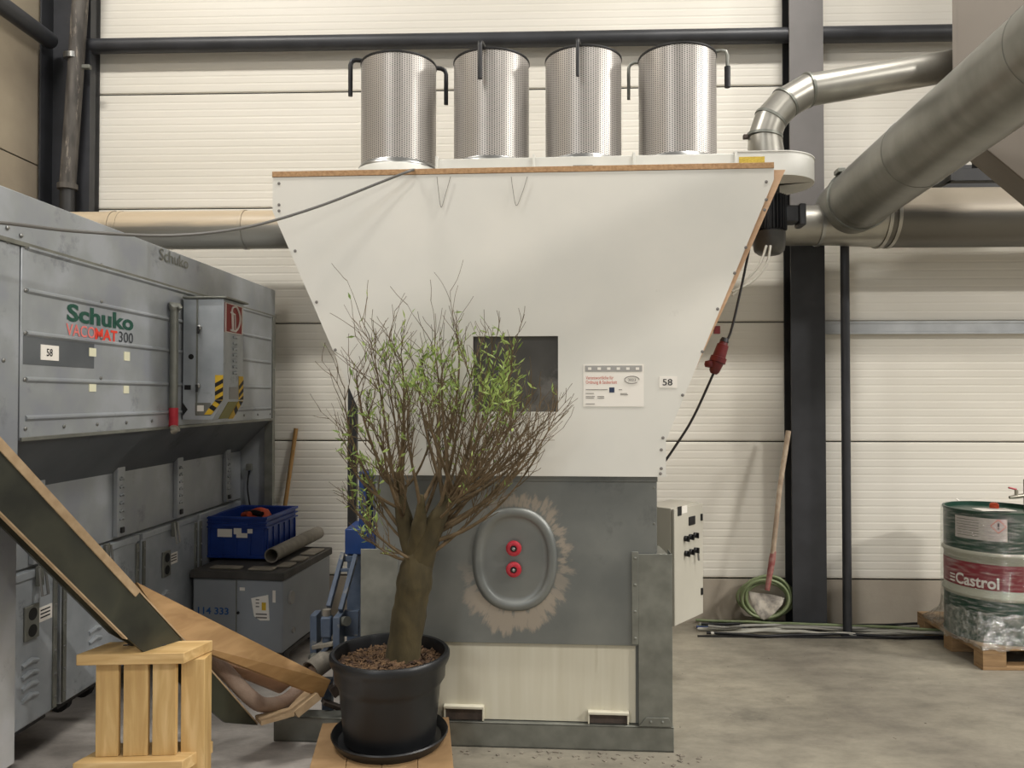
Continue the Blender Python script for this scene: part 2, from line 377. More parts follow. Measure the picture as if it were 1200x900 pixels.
def lettering(txt, size, bold=0.0, squeeze=1.0):
    """flat letter outlines as verts (x, y) and faces, origin at lower left"""
    cu = bpy.data.curves.new('letters', 'FONT'); cu.body = txt; cu.size = size; cu.offset = bold; cu.resolution_u = 3
    ob = bpy.data.objects.new('letters', cu); COL.objects.link(ob)
    dg = bpy.context.evaluated_depsgraph_get(); me = bpy.data.meshes.new_from_object(ob.evaluated_get(dg))
    vs = [Vector((v.co.x * squeeze, v.co.y, 0)) for v in me.vertices]; fs = [list(p.vertices) for p in me.polygons]
    bpy.data.objects.remove(ob); bpy.data.curves.remove(cu); bpy.data.meshes.remove(me)
    x0 = min(v.x for v in vs); 
    for v in vs: v.x -= x0
    return vs, fs
def text_on(txt, name, m, parent, F, p0, p1, height, bold=0.0, nrm=(0, -1, 0), lift=0.0015, **kw):
    """lettering from p0 (lower left) to p1 (lower right) on a surface with normal nrm"""
    p0, p1, nrm = Vector(p0), Vector(p1), Vector(nrm); ex = (p1 - p0); wl = ex.length; ex.normalize(); ez = nrm.cross(ex).normalized()
    vs, fs = lettering(txt, 1.0, bold); w = max(v.x for v in vs); h = max(v.y for v in vs)
    mb = MB(); mb.add([p0 + ex * (v.x / w * wl) + ez * (v.y / h * height) + nrm * lift for v in vs], fs)
    return build(mb, name, m, parent, F, smooth=False, recalc=False, **kw)
def bez(p0, p1, p2, p3, n=16):
    p0, p1, p2, p3 = map(Vector, (p0, p1, p2, p3)); o = []
    for i in range(n + 1):
        t = i / n; o.append(p0 * (1 - t) ** 3 + p1 * 3 * t * (1 - t) ** 2 + p2 * 3 * t * t * (1 - t) + p3 * t ** 3)
    return o
def spline(pts, n=6):
    pts = [Vector(p) for p in pts]; o = []
    for i in range(len(pts) - 1):
        a = pts[max(i - 1, 0)]; b = pts[i]; c = pts[i + 1]; d = pts[min(i + 2, len(pts) - 1)]
        for k in range(n):
            t = k / n; o.append(0.5 * ((2 * b) + (c - a) * t + (2 * a - 5 * b + 4 * c - d) * t * t + (3 * b - a - 3 * c + d) * t ** 3))
    return o + [pts[-1]]
def axis_m(d):
    d = Vector(d).normalized(); a = Vector((0, 0, 1)) if abs(d.z) < 0.9 else Vector((1, 0, 0)); x = a.cross(d).normalized(); y = d.cross(x)
    return Matrix((x, y, d)).transposed()
def screw(r=0.006): return MB().lathe((0, 0, 0), [(r, 0), (r * 0.8, r * 0.5), (r * 0.3, r * 0.7)], 8)
#SECTIONS
# ------------------------------------------------------------------ the hall
def floor_dust_daylight():
    """pale sawdust powder lying left of the press, its colour also carrying painted daylight, oily stains, fine scratches"""
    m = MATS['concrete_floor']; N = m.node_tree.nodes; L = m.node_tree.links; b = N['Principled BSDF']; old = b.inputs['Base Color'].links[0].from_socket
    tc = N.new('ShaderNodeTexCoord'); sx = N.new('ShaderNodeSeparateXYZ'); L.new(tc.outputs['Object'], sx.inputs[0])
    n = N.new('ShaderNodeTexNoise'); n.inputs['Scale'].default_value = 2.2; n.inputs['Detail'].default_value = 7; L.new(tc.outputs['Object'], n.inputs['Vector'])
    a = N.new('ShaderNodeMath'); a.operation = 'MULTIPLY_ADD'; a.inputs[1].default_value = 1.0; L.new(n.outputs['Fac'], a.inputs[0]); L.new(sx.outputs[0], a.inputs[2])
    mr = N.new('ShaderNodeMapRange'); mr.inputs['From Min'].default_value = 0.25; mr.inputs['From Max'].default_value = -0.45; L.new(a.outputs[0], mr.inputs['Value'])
    mx = N.new('ShaderNodeMix'); mx.data_type = 'RGBA'; L.new(mr.outputs[0], mx.inputs[0]); L.new(old, mx.inputs[6]); mx.inputs[7].default_value = lin('c0b9b2')  # dust colour, paled further to paint in the daylight on the left floor
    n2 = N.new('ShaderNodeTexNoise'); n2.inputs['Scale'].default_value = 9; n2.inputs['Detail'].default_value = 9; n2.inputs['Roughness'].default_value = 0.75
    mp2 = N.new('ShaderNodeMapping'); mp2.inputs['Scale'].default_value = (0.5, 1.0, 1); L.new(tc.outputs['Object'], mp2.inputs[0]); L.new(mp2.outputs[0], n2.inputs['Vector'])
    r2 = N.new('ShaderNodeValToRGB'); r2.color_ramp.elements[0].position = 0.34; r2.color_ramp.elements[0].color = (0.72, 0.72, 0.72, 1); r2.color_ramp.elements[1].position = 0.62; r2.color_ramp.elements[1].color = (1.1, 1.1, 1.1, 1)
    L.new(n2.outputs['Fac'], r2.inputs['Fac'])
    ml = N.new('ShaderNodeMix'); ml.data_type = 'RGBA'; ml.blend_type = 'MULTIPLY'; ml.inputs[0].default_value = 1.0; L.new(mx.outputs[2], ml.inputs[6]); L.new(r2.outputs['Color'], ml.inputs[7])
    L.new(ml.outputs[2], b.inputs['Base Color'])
floor_dust_daylight()
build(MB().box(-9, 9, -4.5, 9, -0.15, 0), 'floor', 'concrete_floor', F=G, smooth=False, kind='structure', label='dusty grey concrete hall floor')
XL = W.hit(62, 200, 'y', 0).x                      # inner corner of the hall
XC0, XC1 = W.hit(926, 400, 'y', -0.15).x, W.hit(966, 400, 'y', -0.15).x
wb = build(MB().box(XL - 0.3, 6.5, 0.012, 0.14, 0, 7.2), 'wall_back', 'joint', F=W, smooth=False, kind='structure', label='back wall of cream ribbed sandwich panels')
def panel_mb(x0, x1, z0, z1, ribbed=True):
    n = max(1, round((z1 - z0 - 0.02) / 0.06)); st = (z1 - z0 - 0.02) / n; prof = [(0.011, z0), (0.0, z0 + 0.008)]
    z = z0 + 0.01
    for i in range(n):
        if ribbed: prof += [(0.0, z + 0.004), (-0.0011, z + 0.009), (-0.0011, z + st - 0.009), (0.0, z + st - 0.004)]
        z += st
    prof += [(0.0, z1 - 0.008), (0.011, z1)]
    mb = MB(); k = len(prof)
    mb.add([(x0, y, z) for y, z in prof] + [(x1, y, z) for y, z in prof], [(i, i + k, i + k + 1, i + 1) for i in range(k - 1)])
    return mb
zs = [W.hit(640, y, 'y', 0).z for y in (676, 517, 378, 241, 104)]; zs += [zs[-1] + 0.9, zs[-1] + 1.8]
bays = [(XL, XC1 - 0.02), (XC1 - 0.02, 6.4)]
for x0, x1 in bays:
    for a, b in zip(zs, zs[1:]):
        build(panel_mb(x0, x1, a + 0.004, b - 0.004), 'wall_panel', 'wall_panel', wb, W, recalc=False, smooth=False)
    build(MB().box(x0, x1, -0.004, 0.011, 0, zs[0] - 0.006), 'plinth', 'plinth', wb, W, smooth=False)
# left wall with tall concrete slabs
wl = build(MB().box(XL - 0.25, XL - 0.012, -9.5, 0.05, 0, 7.2), 'wall_left', 'joint', F=W, smooth=False, kind='structure', label='brown side wall of smooth slabs')
zj = W.hit(20, 183, 'x', XL).z
for ya, yb in ((-0.16, -3.4), (-3.415, -6.4), (-6.415, -9.4)):
    for za, zb in ((0, zj - 0.005), (zj + 0.005, zj + 3.0)):
        build(MB().box(XL - 0.02, XL, yb, ya - 0.012, za, zb), 'wall_panel', 'side_wall', wl, W, smooth=False, bevel=0.003)
build(MB().box(XL - 0.02, XL + 0.004, -0.16, -0.02, 0, 7.1), 'trim_strip', 'wall_panel', wl, W, smooth=False, bevel=0.004)

def h_column(name, label, x0, x1, y0, y1, zsplit, m_low, m_up, tf=0.014, tw=0.02):
    t = thing(name, label, 'column', W, ((x0 + x1) / 2, (y0 + y1) / 2, 0))
    for za, zb, m in ((0, zsplit, m_low), (zsplit, 7.1, m_up)):
        if zb - za < 0.05: continue
        build(MB().box(x0, x1, y0, y0 + tf, za, zb), 'front_flange', m, t, W, bevel=0.002)
        xm = (x0 + x1) / 2
        build(MB().box(xm - tw / 2, xm + tw / 2, y0 + tf, y1 - tf, za, zb), 'web', 'black_steel', t, W)
        build(MB().box(x0, x1, y1 - tf, y1, za, zb), 'back_flange', 'black_steel', t, W)
    return t
ZD = W.hit(950, 262, 'y', -0.2).z
col = h_column('steel_column', 'broad steel column behind the ducts, dark below and grey above them', XC0, XC1, -0.17, -0.005, ZD, 'dark_steel', 'grey_steel')
# corner column
cx0, cx1 = XL + 0.02, W.hit(106, 200, 'y', -0.12).x
ccol = thing('corner_column', 'black steel column standing in the hall corner', 'column', W, ((cx0 + cx1) / 2, -0.1, 0))
build(MB().box(cx0, cx0 + 0.012, -0.2, -0.005, 0, 7.1), 'flange', 'dark_steel', ccol, W)
build(MB().box(cx1 - 0.1, cx1, -0.135, -0.005, 0, 7.1), 'flange', 'dark_steel', ccol, W)
build(MB().box(cx0, cx1, -0.06, -0.008, 0, 7.1), 'web', 'dark_steel', ccol, W)
# rain pipe in front of the corner column
p_a, p_b = W.hit(97, -40, 'y', -0.22), W.hit(79, 222, 'y', -0.22)
dp = thing('drain_pipe', 'mottled grey drain pipe clamped to the corner column', 'pipe', W, (p_b.x, -0.22, 0))
low = Vector((p_b.x - 0.012, -0.22, 0.0))
build(MB().tube([p_a, p_b], 0.056, 20), 'pipe', 'drain_pipe', dp, W)
build(MB().tube([p_b + Vector((0, 0, 0.02)), low], 0.052, 20), 'lower_pipe', 'black_steel', dp, W)
build(MB().tube([p_b + Vector((0, 0, 0.04)), p_b], 0.07, 20), 'socket_ring', 'drain_pipe', dp, W)
cl = W.hit(86, 67, 'y', -0.22)
c_ = build(MB().tube([cl + Vector((0, 0, -0.02)), cl + Vector((0, 0, 0.02))], 0.068, 20), 'pipe_clamp', 'chrome_rim', dp, W)
build(MB().box(cl.x + 0.06, cl.x + 0.13, -0.235, -0.2, cl.z - 0.09, cl.z - 0.06), 'clamp_screw', 'galv', c_, W, bevel=0.004)
# horizontal tubes of the frame
zb_ = W.hit(515, 48, 'y', -0.1).z
build(MB().tube([(cx1 - 0.05, -0.1, zb_), (XC0 + 0.02, -0.1, zb_)], 0.057, 20), 'wall_tube', 'dark_steel', F=W, label='long dark steel tube on the wall above the perforated drums', cat='tube')
build(MB().tube([(XC1 - 0.02, -0.1, zb_), (6.2, -0.1, zb_)], 0.06, 20), 'wall_tube', 'dark_steel', F=W, label='dark steel tube on the wall running behind the taupe housing', cat='tube')
build(MB().tube([(XL + 0.1, -0.2, zb_), (XL + 0.1, -6.0, zb_ + 0.02)], 0.062, 20), 'side_tube', 'dark_steel', F=W, label='dark steel tube along the brown side wall', cat='tube')
# galvanised rail between column and right edge
rz0, rz1 = W.hit(1080, 391, 'y', -0.04).z, W.hit(1080, 377, 'y', -0.04).z
build(MB().box(XC1, 6.2, -0.05, -0.003, rz0, rz1).box(XC1, 6.2, -0.056, -0.05, rz1 - 0.014, rz1 + 0.004).box(XC1, 6.2, -0.056, -0.05, rz0 - 0.004, rz0 + 0.014),
      'wall_rail', 'rail_steel', F=W, bevel=0.002, label='galvanised rail on the wall right of the broad column', cat='rail')

# ------------------------------------------------------------------ ducts
DY = -0.40
dl, dr = W.hit(250, 271, 'y', DY), W.hit(940, 263, 'y', DY)
zc = (dl.z + dr.z) / 2
duct = thing('wall_duct', 'long horizontal galvanised duct along the back wall with a wide and a narrow end', 'duct', W, (0, DY, zc - 0.2))
xa, xb = W.hit(60, 271, 'y', DY).x, W.hit(978, 263, 'y', DY).x
xw, xe = W.hit(1030, 255, 'y', DY).x, 6.2
zw = W.hit(1120, 255, 'y', DY).z
build(MB().tube([(xa, DY, zc), (W.hit(500, 270, 'y', DY).x, DY, zc)], 0.136, 36), 'narrow_pipe', 'duct_dusty', duct, W, angle=60)
build(MB().tube([(W.hit(500, 270, 'y', DY).x, DY, zc), (xb, DY, zc)], 0.139, 36), 'narrow_pipe', 'duct', duct, W, angle=60)
build(MB().tube([(xb - 0.05, DY, zc), (xw, DY, zw)], [0.14, 0.205], 36), 'reducer', 'duct', duct, W, angle=60)
build(MB().tube([(xw, DY, zw), (xe, DY, zw)], 0.205, 40), 'wide_pipe', 'duct_wide', duct, W, angle=60)
for px, r, m in ((135, 0.142, 'duct_dusty'), (144, 0.140, 'duct_dusty'), (288, 0.142, 'duct_dusty'), (958, 0.147, 'chrome_rim')):
    x = W.hit(px, 268, 'y', DY).x
    build(MB().tube([(x - 0.012, DY, zc), (x + 0.012, DY, zc)], r, 36), 'seam_ring', m, duct, W, angle=60)
for x in (xw, xw + 0.06):
    build(MB().tube([(x - 0.012, DY, zw), (x + 0.012, DY, zw)], 0.212, 40), 'seam_ring', 'duct', duct, W, angle=60)
# branch that comes towards the room
bp0, bp1 = at(990, 246, 5.38), at(1200, 80, 3.37)
bdir = (bp1 - bp0).normalized()
br = thing('branch_duct', 'thick grey duct branching from the wall duct towards the room', 'duct', G, bp0 + bdir * 0.235)
bend = bp0 + bdir * 6.0
build(MB().tube([bp0 + bdir * 0.235, bend], 0.208, 48), 'pipe', 'pipe_big', br, G, angle=60)
build(MB().tube([bp0 - bdir * 0.02, bp0 + bdir * 0.23], [0.2, 0.213], 48), 'saddle_collar', 'pipe_big', duct, G, angle=60)
build(MB().tube([bp0 + bdir * 0.231, bp0 + bdir * 0.262], 0.219, 48), 'clamp_ring', 'galv', br, G, angle=60)
AX = axis_m(bdir); up_ = Vector((0, 0, 1)); sd = bdir.cross(up_).normalized()
cp = bp0 + bdir * 0.245 + (up_ * 0.8 - Vector((1, 0, 0)) * 0.6).normalized() * 0.222
build(MB().beam(cp - bdir * 0.03, cp + bdir * 0.05, 0.05, 0.03), 'clamp_latch', 'galv', br, G, bevel=0.004)
for k in (1.05, 2.2): build(MB().tube([bp0 + bdir * k, bp0 + bdir * (k + 0.012)], 0.2105, 48), 'seam_ring', 'pipe_big', br, G, angle=60)
# thin support post under the duct
pb = W.hit(997, 736, 'z', 0.0); px_ = W.hit(993, 500, 'y', -0.24).x
sp = thing('duct_post', 'thin dark steel post on a square foot plate under the wall duct', 'post', W, (px_, -0.24, 0))
build(MB().tube([(px_ - 0.01, -0.24, 0.006), (px_ - 0.01, -0.24, zc - 0.10)], 0.031, 16), 'pole', 'dark_steel', sp, W)
build(MB().box(px_ - 0.07, px_ + 0.07, -0.32, -0.16, 0, 0.008), 'foot_plate', 'dark_steel', sp, W)

# ------------------------------------------------------------------ taupe housing, top right
hcn = at(1117, 60, 4.36); HF = Frame((hcn.x, hcn.y, 0), -31)
h_b, h_c = HF.hit(1155, 175, 'y', 0), HF.hit(1200, 212, 'y', 0)
sl = (h_c.z - h_b.z) / (h_c.x - h_b.x); zk = h_b.z - h_b.x * sl
ho = thing('hanging_housing', 'taupe sheet metal housing with tapered underside behind the thick branch duct', 'housing', HF, (0.6, 0.3, zk + sl * 0.5))
build(MB().prism([(0, 0, zk), (0.5, 0, zk + sl * 0.5), (1.1, 0, zk + sl * 0.5), (1.1, 0, 6.0), (0, 0, 6.0)], (0, 0.55, 0)), 'body', 'taupe', ho, HF, bevel=0.006)
build(MB().box(-0.003, 0.02, -0.004, 0.02, zk + 0.02, 6.0), 'corner_edge', 'taupe', ho, HF)
# black bracket on the wall under it
ka, kb = W.hit(1113, 212, 'y', -0.35), W.hit(1200, 180, 'y', -0.35)
kt = thing('wall_bracket', 'black steel bracket frame under the taupe housing', 'bracket', W, ((ka.x + kb.x) / 2 + 0.2, -0.2, ka.z))
build(MB().box(ka.x, kb.x + 0.5, -0.35, -0.28, ka.z, ka.z + 0.09), 'front_beam', 'black_steel', kt, W, bevel=0.003)
build(MB().box(ka.x, ka.x + 0.03, -0.36, -0.003, ka.z, ka.z + 0.2), 'side_plate', 'black_steel', kt, W, bevel=0.003)
q = W.hit(1142, 185, 'y', -0.30).x
build(MB().box(q - 0.01, q + 0.05, -0.34, -0.28, ka.z + 0.095, ka.z + 0.25), 'hanger_lug', 'black_steel', kt, W, bevel=0.003)
build(MB().box(ka.x + 0.03, kb.x + 0.5, -0.06, -0.003, ka.z, ka.z + 0.2), 'back_beam', 'black_steel', kt, W, bevel=0.003)
#PRESS
# ------------------------------------------------------------------ briquette press with hopper
def mp(px, py, y=0.0): return M.hit(px, py, 'y', y)
BT, PT = 0.125, 0.022                     # base frame height, board thickness
pl_, pr_ = mp(321, 855).x, mp(789.5, 860).x
press = thing('briquette_press', 'big white hopper with dark window on a grey steel press body', 'machine', M, ((pl_ + pr_) / 2, 0.4, 0))
# base frame
build(MB().box(pl_, pr_, -0.005, 0.03, 0, BT - 0.005).box(pl_, pr_, -0.005, 0.09, BT - 0.014, BT - 0.004).box(pl_, pr_, -0.005, 0.09, 0, 0.01), 'base_beam', 'galv', press, M, bevel=0.002)
for x in (mp(441, 600).x - 0.1, pr_ - 0.03):
    build(MB().box(x, x + 0.03, 0.091, 1.0, 0, BT - 0.005), 'base_side_beam', 'galv', press, M)
# white lower panel and fork pockets
wl0, wl1 = mp(428, 800).x, mp(745.5, 800).x
zt = mp(620, 752).z
build(MB().box(wl0, wl1, 0.02, 0.04, BT, zt), 'lower_panel', 'cream_panel', press, M, bevel=0.002)
for a, b, ya, yb in ((520, 567, 827, 844), (689, 737, 834, 851)):
    xa_, xb_ = mp(a, 830).x, mp(b, 830).x; z1 = mp((a + b) / 2, ya).z; z0 = BT
    f = build(MB().box(xa_, xb_, -0.012, 0.03, z1 - 0.012, z1).box(xa_, xa_ + 0.008, -0.004, 0.03, z0, z1 - 0.012).box(xb_ - 0.008, xb_, -0.004, 0.03, z0, z1 - 0.012), 'fork_pocket', 'cream_panel', press, M, bevel=0.0015)
    build(MB().box(xa_ + 0.008, xb_ - 0.008, 0.010, 0.019, z0, z1 - 0.012), 'pocket_opening', 'rust', f, M)
# steel body
hcm = mp(603, 655); smeared('sheet_smeared', 'sheet_grey', hcm.x - (pl_ + pr_) / 2, hcm.z, 0.21, 0.255)
sb0, sb1 = mp(441, 600).x, mp(769.5, 600).x; sbz = mp(600, 556).z
build(MB().box(sb0, sb1, 0.0, 0.02, zt - 0.01, sbz + 0.03), 'front_sheet', 'sheet_smeared', press, M, bevel=0.002)
build(MB().box(sb0 - 0.004, sb1 + 0.004, 0.021, 0.85, BT, sbz + 0.02), 'body', 'sheet_grey', press, M)
build(MB().box(sb0, sb1 + 0.004, -0.008, 0.0, sbz - 0.03, sbz), 'sheet_fold', 'sheet_grey', press, M, bevel=0.002)
for k in range(5):
    z = zt + 0.06 + k * (sbz - zt - 0.12) / 4
    build(MB().lathe((sb1 - 0.012, 0, z), [(0.006, 0), (0.004, 0.004)], 8, axis_m((0, -1, 0))), 'rivet', 'galv', press, M)
# oval hatch
hc = mp(603, 655); hx = (mp(653, 655).x - mp(553, 655).x) / 2; hz = (mp(603, 594).z - mp(603, 716).z) / 2
def stadium(rx, rz, y, n=40):
    o = []
    for i in range(n):
        a = 2 * math.pi * i / n; c, s_ = math.cos(a), math.sin(a)
        e = 0.88
        o.append(Vector((hc.x + rx * math.copysign(abs(c) ** e, c), y, hc.z + rz * math.copysign(abs(s_) ** e, s_))))
    return o
def rings(levels):
    mb = MB(); n = 40
    for k, (sx, y) in enumerate(levels): mb.v += stadium(hx - sx, hz - sx, y, n)
    for k in range(len(levels) - 1):
        for j in range(n): mb.f.append([k * n + j, k * n + (j + 1) % n, (k + 1) * n + (j + 1) % n, (k + 1) * n + j])
    mb.f.append([(len(levels) - 1) * n + j for j in range(n)])
    return mb
hatch = build(rings([(0.0, 0.001), (0.002, -0.010), (0.014, -0.020), (0.030, -0.022), (0.046, -0.014), (0.052, -0.008), (0.07, -0.009)]), 'oval_hatch', 'sheet_grey', press, M, recalc=False, angle=60, label='pressed oval hatch cover')
for py in (641, 665.5):
    c = mp(602.5, py)
    kn = build(MB().lathe((c.x, -0.009, c.z), [(0.014, 0), (0.014, 0.018), (0.036, 0.020), (0.038, 0.026), (0.036, 0.036), (0.028, 0.041), (0.017, 0.041), (0.016, 0.034)], 24, axis_m((0, -1, 0))), 'star_knob', 'red_plastic', press, M, label='red round knob')
    build(MB().lathe((c.x, -0.043, c.z), [(0.014, 0), (0.014, 0.004)], 16, axis_m((0, -1, 0))), 'knob_ring', 'black_plastic', kn, M)
    build(MB().lathe((c.x, -0.047, c.z), [(0.008, 0), (0.008, 0.006), (0.005, 0.008)], 12, axis_m((0, -1, 0))), 'knob_bolt', 'chrome_rim', kn, M)
# corner posts: folded sheet
def corner_post(xa, xb, ztop, flange):
    t_ = 0.004
    p = build(MB().box(xa, xb, -0.008, -0.004, BT, ztop).box(xb - t_, xb, -0.004, 0.12, BT, ztop).box(xa, xa + t_, -0.004, 0.0, BT, ztop), 'corner_post', 'galv', press, M, bevel=0.0015)
    if flange:
        build(MB().box(xa - 0.032, xa, -0.010, -0.002, zt + 0.0, ztop + 0.01), 'post_flange', 'galv', p, M, bevel=0.0015)
        for k in range(4):
            z = zt + 0.03 + k * (ztop - zt - 0.05) / 3
            build(MB().lathe((xa - 0.016, -0.010, z), [(0.007, 0), (0.006, 0.004), (0.003, 0.006)], 10, axis_m((0, -1, 0))), 'bolt', 'galv', p, M)
        w = xb - xa
        build(MB().prism([(xa, -0.014, BT), (xb, -0.014, BT), (xb - 0.02, -0.014, BT + 0.042), (xa + 0.035, -0.014, BT + 0.042)], (0, 0.005, 0)), 'foot_bracket', 'galv', p, M, bevel=0.001)
        for fx in (0.35, 0.7): build(MB().lathe((xa + w * fx, -0.014, BT + 0.022), [(0.007, 0), (0.006, 0.004), (0.003, 0.006)], 10, axis_m((0, -1, 0))), 'bolt', 'galv', p, M)
        build(MB().prism([(xb - 0.09, -0.002, ztop), (xb - 0.02, -0.002, ztop), (xb - 0.05, 0.11, ztop + 0.02), (xb - 0.12, 0.11, ztop + 0.02)], (0, 0, -0.004)), 'post_cap', 'galv', p, M)
corner_post(mp(748, 700).x, mp(787.5, 700).x, mp(765, 649).z, True)
corner_post(mp(423, 700).x, mp(466, 700).x, mp(440, 643).z, False)
# hopper of coated boards
HD = 0.95
FT = [mp(322, 209), mp(905, 200)]; zt2 = (FT[0].z + FT[1].z) / 2
xl_, xr_ = FT[0].x, FT[1].x
z_l, z_r = mp(323, 249).z, mp(905, 212).z
zk2 = mp(779, 516).z; xbr = mp(779.5, 540).x; xbl = mp(437, 540).x; zbt = mp(600, 557).z
outline = [(xbl, zbt), (xbr, zbt), (xbr, zk2), (xr_, z_r), (xr_, zt2), (xl_, zt2), (xl_, z_l), (xbl, zk2)]
wx0, wx1 = mp(555, 440).x, mp(654, 440).x; wz0, wz1 = mp(604, 482.5).z, mp(604, 394.5).z
def panel_with_hole(y0, y1):
    mb = MB(); o = [Vector((x, y0, z)) for x, z in outline]; h = [Vector((x, y0, z)) for x, z in ((wx0, wz0), (wx1, wz0), (wx1, wz1), (wx0, wz1))]
    bm = bmesh.new(); vo = [bm.verts.new(p) for p in o]; vh = [bm.verts.new(p) for p in h]
    es = [bm.edges.new((vo[i], vo[(i + 1) % len(vo)])) for i in range(len(vo))] + [bm.edges.new((vh[i], vh[(i + 1) % 4])) for i in range(4)]
    bmesh.ops.triangle_fill(bm, use_beauty=True, use_dissolve=False, edges=es)
    r = bmesh.ops.extrude_face_region(bm, geom=bm.faces[:]); bmesh.ops.translate(bm, vec=(0, y1 - y0, 0), verts=[v for v in r['geom'] if isinstance(v, bmesh.types.BMVert)])
    bm.verts.index_update(); mb.v = [v.co.copy() for v in bm.verts]; mb.f = [[v.index for v in f.verts] for f in bm.faces]; bm.free(); return mb
fy = -0.028
build(panel_with_hole(fy, fy + PT), 'front_board', 'melamine', press, M, smooth=False, label='white coated front board of the hopper')
build(MB().box(wx0 - 0.02, wx1 + 0.02, fy + PT + 0.001, fy + PT + 0.007, wz0 - 0.02, wz1 + 0.02), 'window_pane', 'smoked_glass', press, M, label='dark square window pane')
build(MB().box(xl_ - 0.002, xr_ + 0.0, fy - 0.004, HD, zt2 + 0.001, zt2 + 0.028), 'lid_board', 'chipboard', press, M, bevel=0.001)
build(MB().box(xl_, xr_ - 0.03, fy + 0.03, HD - 0.01, zt2 + 0.0285, zt2 + 0.031), 'lid_coating', 'melamine', press, M)
# sloped side boards and back, slightly proud of the front on the right
bulge = 0.055
build(MB().prism([(xbl, fy + PT, zk2), (xl_, fy + PT, z_l), (xl_, fy + PT, zt2), (xl_ + 0.02, fy + PT, zt2), (xl_ + 0.02, fy + PT, z_l), (xbl + 0.02, fy + PT, zk2)], (0, HD - 0.03, 0)), 'side_board', 'melamine', press, M)
so_ = [M.hit(903, 204, 'y', 0.0), M.hit(920.5, 205, 'y', 0.0), M.hit(858, 340, 'y', 0.0), M.hit(781, 517, 'y', 0.0)]
build(MB().prism([Vector((so_[0].x - 0.03, 0, zt2)), Vector((so_[1].x, 0, zt2)), so_[2], Vector((xbr - 0.012, 0, zk2)), Vector((xbr - 0.05, 0, zk2)), Vector((so_[2].x - 0.06, 0, so_[2].z))], (0, HD - 0.06, 0)), 'side_board', 'raw_board', press, M, smooth=False)
build(MB().prism([(x, HD - 0.03, z) for x, z in outline], (0, 0.02, 0)), 'back_board', 'melamine', press, M, smooth=False)
# screws along the board edge
scr = [(327, 215), (327, 240), (327, 247), (346, 294), (371, 354), (393, 410), (898, 213), (898, 234), (896, 246), (874, 290), (861, 320), (841, 362), (823, 412), (800, 463), (777, 513), (775, 527), (775, 549), (774, 555)]
for px, py in scr:
    c = mp(px, py, fy)
    build(MB().lathe((c.x, fy, c.z), [(0.008, 0), (0.007, 0.003), (0.003, 0.004)], 8, axis_m((0, -1, 0))), 'screw', 'ink_grey', press, M)
# notice and number label
def rect(px0, py0, px1, py1, y, z_off=0.0):
    a, b = mp(px0, py0, y), mp(px1, py1, y); return min(a.x, b.x), max(a.x, b.x), min(a.z, b.z), max(a.z, b.z)
def sheet(px0, py0, px1, py1, name, m, parent, y, th=0.001, **kw):
    x0, x1, z0, z1 = rect(px0, py0, px1, py1, y); return build(MB().box(x0, x1, y - th, y, z0, z1), name, m, parent, M, smooth=False, **kw)
notice = sheet(683.5, 427, 754.5, 476.5, 'notice_sheet', 'paper', None, fy, 0.002, label='white notice sheet with grey band pinned beside the dark window', cat='notice')
NY = fy - 0.002
sheet(685.5, 428.5, 752.5, 435.5, 'header_band', 'paper_grey', notice, NY)
for i in range(6):
    px = 691 + i * 11.2; sheet(px - 2, 430.5, px + 2, 433.5, 'icon', 'paper', notice, NY - 0.0011)
def txt_m(s_, px0, px1, py, h, m, parent=notice, bold=0.0, y=NY, name='lettering'):
    a, b = mp(px0, py, y), mp(px1, py, y); b.z = a.z
    return text_on(s_, name, m, parent, M, a, b, h, bold, (0, -1, 0), 0.0012)
txt_m('Verantwortliche f\u00fcr', 686.5, 719, 444.5, 0.016, 'ink_red'); txt_m('Ordnung & Sauberkeit', 686.5, 723, 449.7, 0.016, 'ink_red')
for a, b, py in ((686.5, 712, 457), (686.5, 696, 461.3), (686.5, 697, 465), (686.5, 696, 466.8), (700, 708, 465), (700, 708, 466.8), (686.5, 697, 473.6), (725, 729, 457), (727, 735, 461.5), (727, 736, 463)):
    sheet(a, py - 0.7, b, py, 'print_line', 'ink_grey', notice, NY)
sheet(714, 454, 720, 460, 'blue_square', 'ink_blue', notice, NY)
c0, c1 = mp(732, 445, NY), mp(749, 445, NY); cc = (c0 + c1) / 2; rx = (c1.x - c0.x) / 2
build(MB().tube([cc + Vector((rx * math.cos(a), -0.001, rx * 0.5 * math.sin(a))) for a in [2 * math.pi * i / 24 for i in range(22)]], 0.0018, 5), 'ring_mark', 'ink_grey', notice, M)
txt_m('2023', 736, 745, 447, 0.014, 'ink_grey')
num = sheet(772.5, 441, 793.5, 454.5, 'number_label', 'paper', None, fy, 0.002, label='small white label reading 58 on the hopper', cat='label')
text_on('58', 'lettering', 'ink', num, M, mp(776.5, 451.5, NY), Vector((mp(788, 451.5, NY).x, NY, mp(776.5, 451.5, NY).z)), mp(0, 444.5, NY).z - mp(0, 451.5, NY).z, 0.01)
# string loops over the lid edge
for pts in ([(512, 207), (514, 226), (517, 243), (522, 228), (528, 207)], [(599, 207), (601, 222), (605, 241), (612, 226), (618, 207)]):
    pp = [mp(a, b, fy - 0.008) for a, b in pts]
    build(MB().tube(spline(pp, 5), 0.0015, 5), 'hanging_wire', 'ink_grey', press, M)
